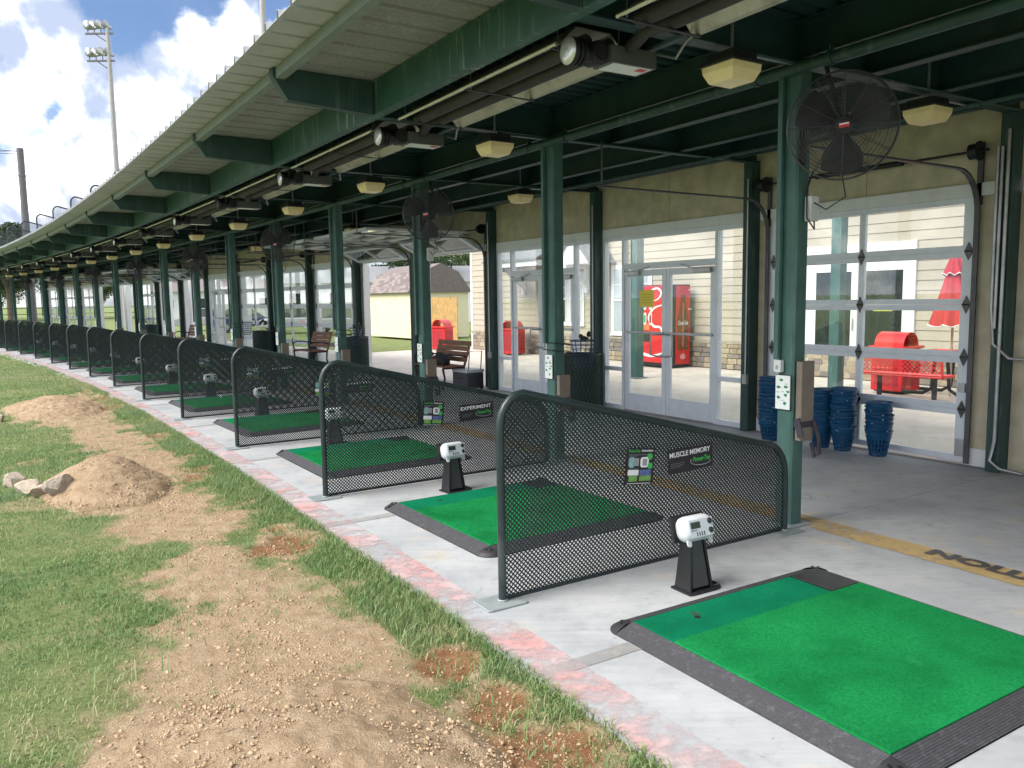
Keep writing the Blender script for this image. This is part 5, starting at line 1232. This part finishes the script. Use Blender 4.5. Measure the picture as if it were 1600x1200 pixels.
# ---- red litter bins with domed lids
def build_bin():
    t = thing('litter_bin', Matrix.Identity(4), '', 'litter bin', 'red litter bins on the patio')
    part(MB().box(-.29, .29, -.29, .29, .04, .78), 'body', REDM, t, bevel=.02)
    for x, y, dx, dy in ((0, -.292, .22, .004), (0, .292, .22, .004), (-.292, 0, .004, .22), (.292, 0, .004, .22)): part(MB().box(x-dx, x+dx, y-dy, y+dy, .14, .68), 'side_mesh', M_('red_mesh', (.38, .02, .03), .5, var=.4, scale=60), t)
    part(MB().box(-.33, .33, -.33, .33, .781, .83), 'rim', RED, t, bevel=.012)
    V = []; n = 12; d = MB()
    prof = [(.24*math.cos(a), .83+.24*math.sin(a)) for a in np.linspace(0, math.pi, n+1)]
    for a, b in zip(prof[:-1], prof[1:]): d.prism([a, b, (b[0]*.95, .83+(b[1]-.83)*.95), (a[0]*.95, .83+(a[1]-.83)*.95)], -.27, .27, 'y')
    part(d, 'dome', RED, t, smooth=40)
    part(MB().box(-.05, .05, -.05, .05, .001, .04).box(-.25, .25, -.25, .25, .02, .045), 'foot', BLACKM, t)
    return t
bi0 = build_bin()
for i, (k, q, a, lab) in enumerate(((5.50, 11.7, 20, 'red litter bin with domed lid seen through the second entrance door'), (6.72, 11.5, 25, 'red litter bin with domed lid seen through the open doorway'), (1.42, 11.0, 90, 'red litter bin with domed lid behind the red mesh seat'))):
    b = bi0 if i == 0 else copy_tree(bi0); b.matrix_basis = LW(k, q) @ RZ(R_(a)); b['label'] = lab
# ---- red mesh table with umbrella, red mesh seat
def mesh_plate(mb, M, x0, x1, y0, y1, p=.075, w=.013, t=.006):
    n = int((x1-x0)/p); m = int((y1-y0)/p)
    for i in range(-m, n+1):
        for s in (0, 1):
            a = [x0+i*p, y0]; L = m*p; b = [x0+i*p+L, y0+L]
            if s: a, b = [x0+x1-a[0], a[1]], [x0+x1-b[0], b[1]]
            # clip to x range
            def clip(P, Q):
                if P[0] < x0: f = (x0-P[0])/(Q[0]-P[0]); P = [x0, P[1]+f*(Q[1]-P[1])]
                if P[0] > x1: f = (x1-P[0])/(Q[0]-P[0]); P = [x1, P[1]+f*(Q[1]-P[1])]
                return P
            if (a[0] < x0 and b[0] < x0) or (a[0] > x1 and b[0] > x1): continue
            a2 = clip(a, b); b2 = clip(b, a)
            A = M @ Vector((a2[0], a2[1], .001*s)); B = M @ Vector((b2[0], b2[1], .001*s))
            if (B-A).length > .01: mb.bar(A, B, w, t, M.to_3x3() @ Vector((0, 0, 1)))
    for a, b in (((x0, y0), (x1, y0)), ((x1, y0), (x1, y1)), ((x1, y1), (x0, y1)), ((x0, y1), (x0, y0))):
        mb.tube([M @ Vector((*a, 0)), M @ Vector((*b, 0))], .022, 6)
st = thing('mesh_seat', LW(1.22, 10.3) @ RZ(R_(6)), 'red mesh bench seat with backrest on black legs, on the patio', 'bench')
mb = MB(); mesh_plate(mb, T3((0, 0, .40)), -.65, .65, -.22, .20); part(mb, 'seat', REDM, st)
mb = MB(); mesh_plate(mb, T3((0, -.23, .43)) @ RX(R_(98)), -.65, .65, 0, .36); part(mb, 'backrest', REDM, st)
for x in (-.45, .45): part(MB().box(x-.03, x+.03, -.05, .01, .001, .39), 'leg', BLACKM, st)
tb = thing('picnic_table', LW(1.12, 11.05), 'red topped patio table on black legs under the closed umbrella', 'table')
mb = MB(); mesh_plate(mb, T3((0, 0, .74)), -.55, .55, -.55, .55); part(mb, 'table_top', REDM, tb)
for sx in (-1, 1):
    mb = MB(); mesh_plate(mb, T3((sx*.95, 0, .45)), -.18, .18, -.45, .45); part(mb, 'side_seat', REDM, tb)
    part(MB().tube([(sx*.1, .3, .72), (sx*.15, .3, .15), (sx*.3, .3, .06), (sx*.8, .3, .06), (sx*.95, .3, .2), (sx*.95, .3, .44)], .03, 8), 'leg', BLACKM, tb, smooth=50)
    part(MB().tube([(sx*.1, -.3, .72), (sx*.15, -.3, .15), (sx*.3, -.3, .06), (sx*.8, -.3, .06), (sx*.95, -.3, .2), (sx*.95, -.3, .44)], .03, 8), 'leg', BLACKM, tb, smooth=50)
um = thing('patio_umbrella', LW(1.12, 11.05), 'closed red patio umbrella with white edging standing in the table', 'umbrella')
part(MB().tube([(0, 0, .0), (0, 0, 2.5)], .02, 8), 'pole', M_('pole_wood', (.42, .33, .24), .5), um)
def folds(z0, z1, r0, r1, wav, name, m, ph=0):
    V = []; n = 48; L = 7
    for l in range(L):
        f = l/(L-1); z = z0+(z1-z0)*f
        for i in range(n):
            a = 6.283*i/n; rr = (r0+(r1-r0)*f)*(1+wav*(1-f*.6)*math.sin(a*8+ph+f*.6)); V.append((rr*math.cos(a), rr*math.sin(a), z+(.02*math.sin(a*8+1) if l == 0 else 0)))
    F = [(l*n+i, l*n+(i+1) % n, (l+1)*n+(i+1) % n, (l+1)*n+i) for l in range(L-1) for i in range(n)]
    m_ = MB(); m_._add(V, F); return part(m_, name, m, um, smooth=70)
UR = M_('umbrella_cloth', (.42, .02, .03), .8, var=.15); folds(1.20, 2.12, .33, .11, .18, 'canopy', UR); folds(2.05, 2.45, .17, .03, .15, 'vent_cap', UR, 1)
e_ = MB(); e_.tube([(.33*(1+.18*math.sin(a*8))*math.cos(a)*1.01, .33*(1+.18*math.sin(a*8))*math.sin(a)*1.01, 1.20+.02*math.sin(a*8+1)) for a in np.linspace(0, 6.283, 97)[:-1]], .010, 5, closed=True)
e_.tube([(.17*(1+.15*math.sin(a*8+1))*math.cos(a)*1.02, .17*(1+.15*math.sin(a*8+1))*math.sin(a)*1.02, 2.05+.02*math.sin(a*8+1)) for a in np.linspace(0, 6.283, 97)[:-1]], .009, 5, closed=True); part(e_, 'edging', VW, um)
# ---- yellow shed with gambrel roof
SHED = M_('shed_yellow', (.70, .66, .46), .65, var=.05); 
sh = thing('storage_shed', LW(9.9, 15.3) @ RZ(R_(-6)), 'pale yellow storage shed with brown gambrel shingle roof', 'shed')
part(MB().box(-2.3, 2.3, 0, 3, 0, 2.15), 'wall_core', SHED, sh)
for i in range(23): part(MB().box(-2.3+i*.2+.004, -2.3+i*.2+.196, -.02, -.001, .02, 2.14), 'siding_plank', SHED, sh)
sec = [(-.18, 2.10), (.55, 3.05), (1.5, 3.45), (2.45, 3.05), (3.18, 2.10)]
part(MB().prism(sec, -2.4, 2.4, 'x'), 'roof', SHING, sh)
rfo = kids(sh)[-1]
r = random.Random(2); sm = [MB().box(0, .29, 0, .15, 0, .012).mesh('shingle', M_('shingle_%d' % i, c, .9, var=.25, scale=20)) for i, c in enumerate(((.20, .165, .16), (.155, .13, .13), (.25, .21, .20)))]
for row in range(9):
    f = row/9; y = -.19+.73*f; z = 2.095+.95*f; ang = math.atan2(.95, .73)
    for cI in range(16): ob('shingle', sm[r.randrange(3)], sh, T3((-2.4+cI*.3+(.15 if row % 2 else 0)-.02, y-.012, z+.012)) @ RX(ang-.04))
# ---- timber fence behind the shed
TIM = M_('fence_timber', (.46, .29, .11), .75, var=.25, scale=7, dirt=((.3, .19, .09), .5))
fe = thing('timber_fence', LW(7.9, 13.9) @ RZ(R_(4)), 'golden upright board fence beyond the open doorway', 'fence')
for i in range(18): part(MB().box(-1.0+i*.115, -1.0+i*.115+.105, -.01, .012, .03, 1.85+.02*math.sin(i*3)), 'board', TIM, fe)
for z in (.35, 1.5): part(MB().box(-1.0, 1.05, .0125, .05, z, z+.09), 'rail', TIM, fe)
# ================================================================== poles and lights
POLE = M_('pole_steel', (.33, .32, .31), .5, .4, var=.1); POLED = M_('pole_dark', (.12, .12, .13), .6, .2, var=.15)
def floodpole(x, y, h, lab, lamps):
    t = thing('floodlight_pole', T3((x, y, 0)), lab, 'light pole', 'floodlight poles')
    part(MB().tube([(0, 0, 0), (0, 0, h)], [.24, .15], 12), 'pole', POLE, t, smooth=50)
    for j in range(2):
        z = h-.4-j*2.0
        part(MB().box(-1.7, .4, -.06, .06, z-.06, z+.06), 'cross_arm', POLED, t); part(MB().bar((0, 0, z-.7), (-.9, 0, z-.05), .08, .08), 'brace', POLED, t)
        for i in range(lamps):
            M = T3((-1.5+i*.5, .1*(i%2), z+.55)) @ RZ(R_(200+25*i)) @ RX(R_(60))
            l = part(MB().lathe([(.08, -.35), (.12, -.2), (.14, -.05), (.34, .26), (.37, .32)], 14, M, cap1=False), 'floodlight', M_('flood_alu', (.34, .35, .36), .4, .4, var=.25), t, smooth=40)
            part(MB().lathe([(.33, .24), (.33, .25)], 14, M), 'lens', M_('flood_lens', (.5, .55, .55), .1, var=.1), l)
            part(MB().bar((-1.5+i*.5, 0, z+.06), (-1.5+i*.5, 0, z+.42), .06, .06), 'yoke', POLED, l)
floodpole(-30.4, 63.05, 22.7, 'tall steel pole with clustered floodlights against the clouds', 4)
floodpole(-14.09, 47.97, 25.0, 'tall steel pole running out of the top of the frame', 3)
t = thing('net_pole', T3((-30.83, 51.47, 0)), 'dark bare pole with cables at the left edge of the sky', 'pole')
part(MB().tube([(0, 0, 0), (0, 0, 11.65)], [.24, .20], 10), 'pole', POLED, t, smooth=50); part(MB().lathe([(.23, 9.9), (.23, 10.0)], 10), 'collar', POLED, t)
for a, z in ((0, 11.5), (1, 11.3), (2, 11.45)): part(MB().tube([(0, 0, z), (-6, -1-a, z-.2+a*.2), (-16, -4-a*2, z+.6+a*.4)], .02, 4), 'cable', POLED, t)
# ================================================================== trees and far things
LEAFM = {}
def leaf_mat(i):
    if i in LEAFM: return LEAFM[i]
    m, T, p, pos, o = new_mat('foliage_%d' % i); a = [(.035, .07, .02), (.05, .085, .022), (.03, .055, .022)][i]
    c = T.ramp(T.noise(pos, 1.2, 5, .7), [(.3, tuple(x*.6 for x in a)), (.7, tuple(x*1.7 for x in a))]); T.l.new(c, p.inputs['Base Color']); p.inputs['Roughness'].default_value = .7
    tr = T.new('ShaderNodeBsdfTranslucent'); T.l.new(c, tr.inputs[0]); mx = T.new('ShaderNodeMixShader', i_0=.3, i_1=p.outputs[0], i_2=tr.outputs[0]); T.l.new(mx.outputs[0], o.inputs[0]); LEAFM[i] = m; return m
BARK = M_('bark', (.10, .075, .055), .9, var=.3, bump=.01, bscale=20)
def tree_proto(h, w, seed, nl, mi):
    r = np.random.default_rng(seed); rr = random.Random(seed)
    t = thing('tree', Matrix.Identity(4), '', 'tree', 'trees beyond the range building')
    tk = MB(); top = Vector((rr.gauss(0, .2), rr.gauss(0, .2), h*.62)); tk.tube([(0, 0, 0), (.05, .03, h*.2), top*.6, top], [h*.032, h*.025, h*.018, h*.006], 8)
    cl = []
    for i in range(15):
        a = rr.uniform(0, 6.28); z = h*rr.uniform(.36, .92); R2 = w*.5*math.sin(math.pi*min(.97, (z/h-.22)/.8))*rr.uniform(.45, 1); c = Vector((R2*math.cos(a), R2*math.sin(a), z)); cl.append((c, w*rr.uniform(.13, .24)))
        tk.tube([Vector((0, 0, h*rr.uniform(.25, .5))), c*.5+Vector((0, 0, h*.2)), c], [h*.012, h*.008, h*.003], 5)
    part(tk, 'trunk', BARK, t, smooth=60)
    P = []
    for c, s in cl:
        n = nl//15; d = r.normal(0, 1, (n, 3)); d /= np.linalg.norm(d, axis=1)[:, None]; rad = s*r.uniform(.35, 1.05, n)**.6
        P.append(np.array(c)+d*rad[:, None]*np.array([1.25, 1.25, .85]))
    P = np.concatenate(P); n = len(P); s = h*.017*r.uniform(.6, 1.4, n)
    u = r.normal(0, 1, (n, 3)); u /= np.linalg.norm(u, axis=1)[:, None]; v = np.cross(u, r.normal(0, 1, (n, 3))); v /= np.linalg.norm(v, axis=1)[:, None]
    Q = np.stack([P-u*s[:, None], P+v*s[:, None]*.5, P+u*s[:, None], P-v*s[:, None]*.5], 1).reshape(-1, 3)
    ob('crown', np_mesh('crown', Q, [np.arange(n*4).reshape(-1, 4)], leaf_mat(mi)), t); return t
protos = [tree_proto(9, 7.5, 1, 9000, 0), tree_proto(8, 8.5, 2, 9000, 1), tree_proto(11, 7, 3, 9000, 2)]
used = [0, 0, 0]
TR = [(-78, 118, 0, 1.0), (-70, 112, 1, .95), (-66, 122, 2, .9), (-60, 116, 0, .85), (-56, 108, 1, .9), (-52, 120, 2, .8), (-47, 112, 0, .9), (-42, 118, 1, 1), (-37, 110, 2, .75), (-30, 116, 0, .95), (-24, 112, 1, .9), (-17, 118, 2, .85),
      (-10, 110, 0, 1.0), (-4, 72, 1, .95), (1, 66, 0, .8), (-7, 64, 2, .62), (-58.4, 93.2, 2, 1.06), (-64, 98, 0, 1.2), (-36, 84, 2, .6), (7, 78, 1, .9), (14, 85, 0, 1)]
for i, (x, y, p_, s) in enumerate(TR):
    t = protos[p_] if used[p_] == 0 else copy_tree(protos[p_]); used[p_] = 1
    t.matrix_basis = T3((x, y, -.05)) @ RZ(i*2.1) @ Matrix.Scale(s, 4)
    t['label'] = 'leafy green tree far behind the range building, '+['leftmost of all', 'second'][i] if i < 2 else 'leafy green tree far behind the range building, '+ORD[i] + ' along the tree line' if i < 13 else {13: 'bushy green tree behind the storage shed roof', 14: 'green tree just right of the storage shed roof', 15: 'small green tree left of the storage shed', 16: 'tree top showing above the awning at the left edge', 17: 'green tree behind the one at the left edge', 18: 'short dark tree beyond the far end of the tee line', 19: 'green tree standing behind the timber fence', 20: 'green tree hidden behind the clubhouse'}[i]
# parked cars
def build_car():
    t = thing('parked_car', Matrix.Identity(4), '', 'car', 'cars parked behind the range building')
    body = MB(); pr = [(-2.2, .35), (-2.2, .75), (-1.9, .85), (-1.3, .9), (1.0, .88), (2.05, .78), (2.2, .6), (2.2, .35)]
    body.prism(pr, -.85, .85, 'y'); bo = part(body, 'body', M_('car_paint_silver', (.5, .52, .55), .3, .4, var=.05, coat=.5), t, bevel=.06)
    cab = MB(); V = [(-1.7, -.78, .88), (1.0, -.78, .88), (1.0, .78, .88), (-1.7, .78, .88), (-1.2, -.62, 1.42), (.25, -.62, 1.42), (.25, .62, 1.42), (-1.2, .62, 1.42)]
    cab._add(V, [(0, 1, 5, 4), (1, 2, 6, 5), (2, 3, 7, 6), (3, 0, 4, 7), (4, 5, 6, 7)]); part(cab, 'windows', DARKGL, t, bevel=.03)
    part(MB().box(-1.15, .2, -.6, .6, 1.421, 1.45), 'roof', M_('car_paint_silver', (.5, .52, .55), .3), t, bevel=.012)
    for x in (-1.35, 1.35):
        for y in (-.8, .8):
            w = part(MB().lathe([(.24, -.1), (.32, -.09), (.32, .09), (.24, .1)], 18, T3((x, y, .32)) @ RX(R_(90))), 'tyre', BLACKP, t, smooth=40); part(MB().lathe([(.2, -.105), (.2, .105)], 12, T3((x, y, .32)) @ RX(R_(90))), 'rim', GALV, w)
    for y in (-.6, .6): part(MB().box(2.18, 2.215, y-.18, y+.18, .58, .70), 'headlight', VW, t); part(MB().box(-2.215, -2.18, y-.18, y+.18, .62, .76), 'tail_light', RED, t)
    return t
car0 = build_car(); CP = ['(silver)', 'white', 'dark blue', 'red', 'grey', 'white']
for i, (x, y, a, colr, lab) in enumerate(((-9.2, 44, 20, None, 'silver car parked on the grass seen through the closed glass doors'), (-12.5, 47, 25, (.6, .6, .6), 'white car parked left of the silver car'), (-16.5, 50, 22, (.03, .05, .16), 'dark blue car parked behind the stair bay'), (-20.5, 54, 20, (.4, .41, .43), 'grey car parked farther along'), (-6.5, 48, 30, (.35, .03, .03), 'red car parked right of the silver car'))):
    c = car0 if i == 0 else copy_tree(car0); c.matrix_basis = T3((x, y, -.04)) @ RZ(R_(a)); c['label'] = lab
    if colr:
        for ch in kids(c):
            if ch.name.startswith(('body', 'roof')): ch.data = ch.data.copy(); ch.data.materials[0] = M_('car_paint_%d' % i, colr, .3, .2, var=.05, coat=.5)
# white outbuildings beyond the cars
def outbuilding(x, y, w, d, h, a, roofc, lab, nm='white_outbuilding'):
    t = thing(nm, T3((x, y, 0)) @ RZ(R_(a)), lab, 'building')
    part(MB().box(-w/2, w/2, 0, d, -.05, h), 'wall', M_('outbuilding_white', (.62, .64, .66), .6, var=.06), t); part(MB().prism([(-.4, h-.05), (d/2, h+d*.22), (d+.4, h-.05)], -w/2-.3, w/2+.3, 'x'), 'roof', roofc, t)
    n = int(w/3)
    for i in range(n):
        wx = -w/2+1.5+i*3; f = part(MB().box(wx-.5, wx+.5, -.05, -.001, h*.4, h*.78), 'window', WHITE, t); part(MB().box(wx-.42, wx+.42, -.06, -.0505, h*.43, h*.75), 'pane', DARKGL, f)
outbuilding(-9, 62, 18, 6, 3.2, 12, SHGR, 'long white outbuilding with grey roof beyond the parked cars')
outbuilding(-28, 82, 16, 6, 3.0, 20, SHING, 'white outbuilding with brown roof farther behind the cars')
# white porch posts along the back of the building
for i, k in enumerate((6, 7, 8, 9, 10, 11, 12, 13, 14)):
    p_ = thing('porch_post', LW(k+.16, 7.4), 'square white porch post outside the back wall, '+(ORD[i] if i else 'nearest')+' one from the shed', 'post', 'white porch posts'); part(MB().box(-.13, .13, -.13, .13, -.08, 3.6), 'shaft', WHITE, p_, bevel=.008); part(MB().box(-.17, .17, -.17, .17, -.08, .25), 'plinth', WHITE, p_, bevel=.01)
# boundary fence at the far end
bf = thing('boundary_fence', T3((-46, 74, 0)) @ RZ(R_(28)), 'dark rail fence beyond the far end of the tee line', 'fence')
for i in range(15): part(MB().box(-15+i*2-.05, -15+i*2+.05, -.05, .05, -.08, 1.6), 'post', BLACKM, bf)
for z in (.4, .95, 1.5): part(MB().box(-15, 13, -.02, .02, z, z+.06), 'rail', BLACKM, bf)

# ---- a few balls left on the far mats
gb = MB().lathe([(.0214*math.sin(a), .0214-.0214*math.cos(a)) for a in np.linspace(.05, 3.09, 9)], 14).mesh('golf_ball', M_('ball_white', (.82, .82, .80), .35, var=.03), 60)
for i, (k, x, y) in enumerate(((4, 1.0, 1.1), (6, .85, 1.0), (6, 1.3, .9), (7, .9, 1.2), (8, .8, .7), (11, .9, 1.1))):
    o = ob('golf_ball', gb, None, LW(k) @ T3((x, y, .054))); tag(o, 'white golf ball lying on the green mat, '+('nearest of the loose balls' if i == 0 else ORD[i]+' of the loose balls from the camera'), 'golf ball', 'loose golf balls')
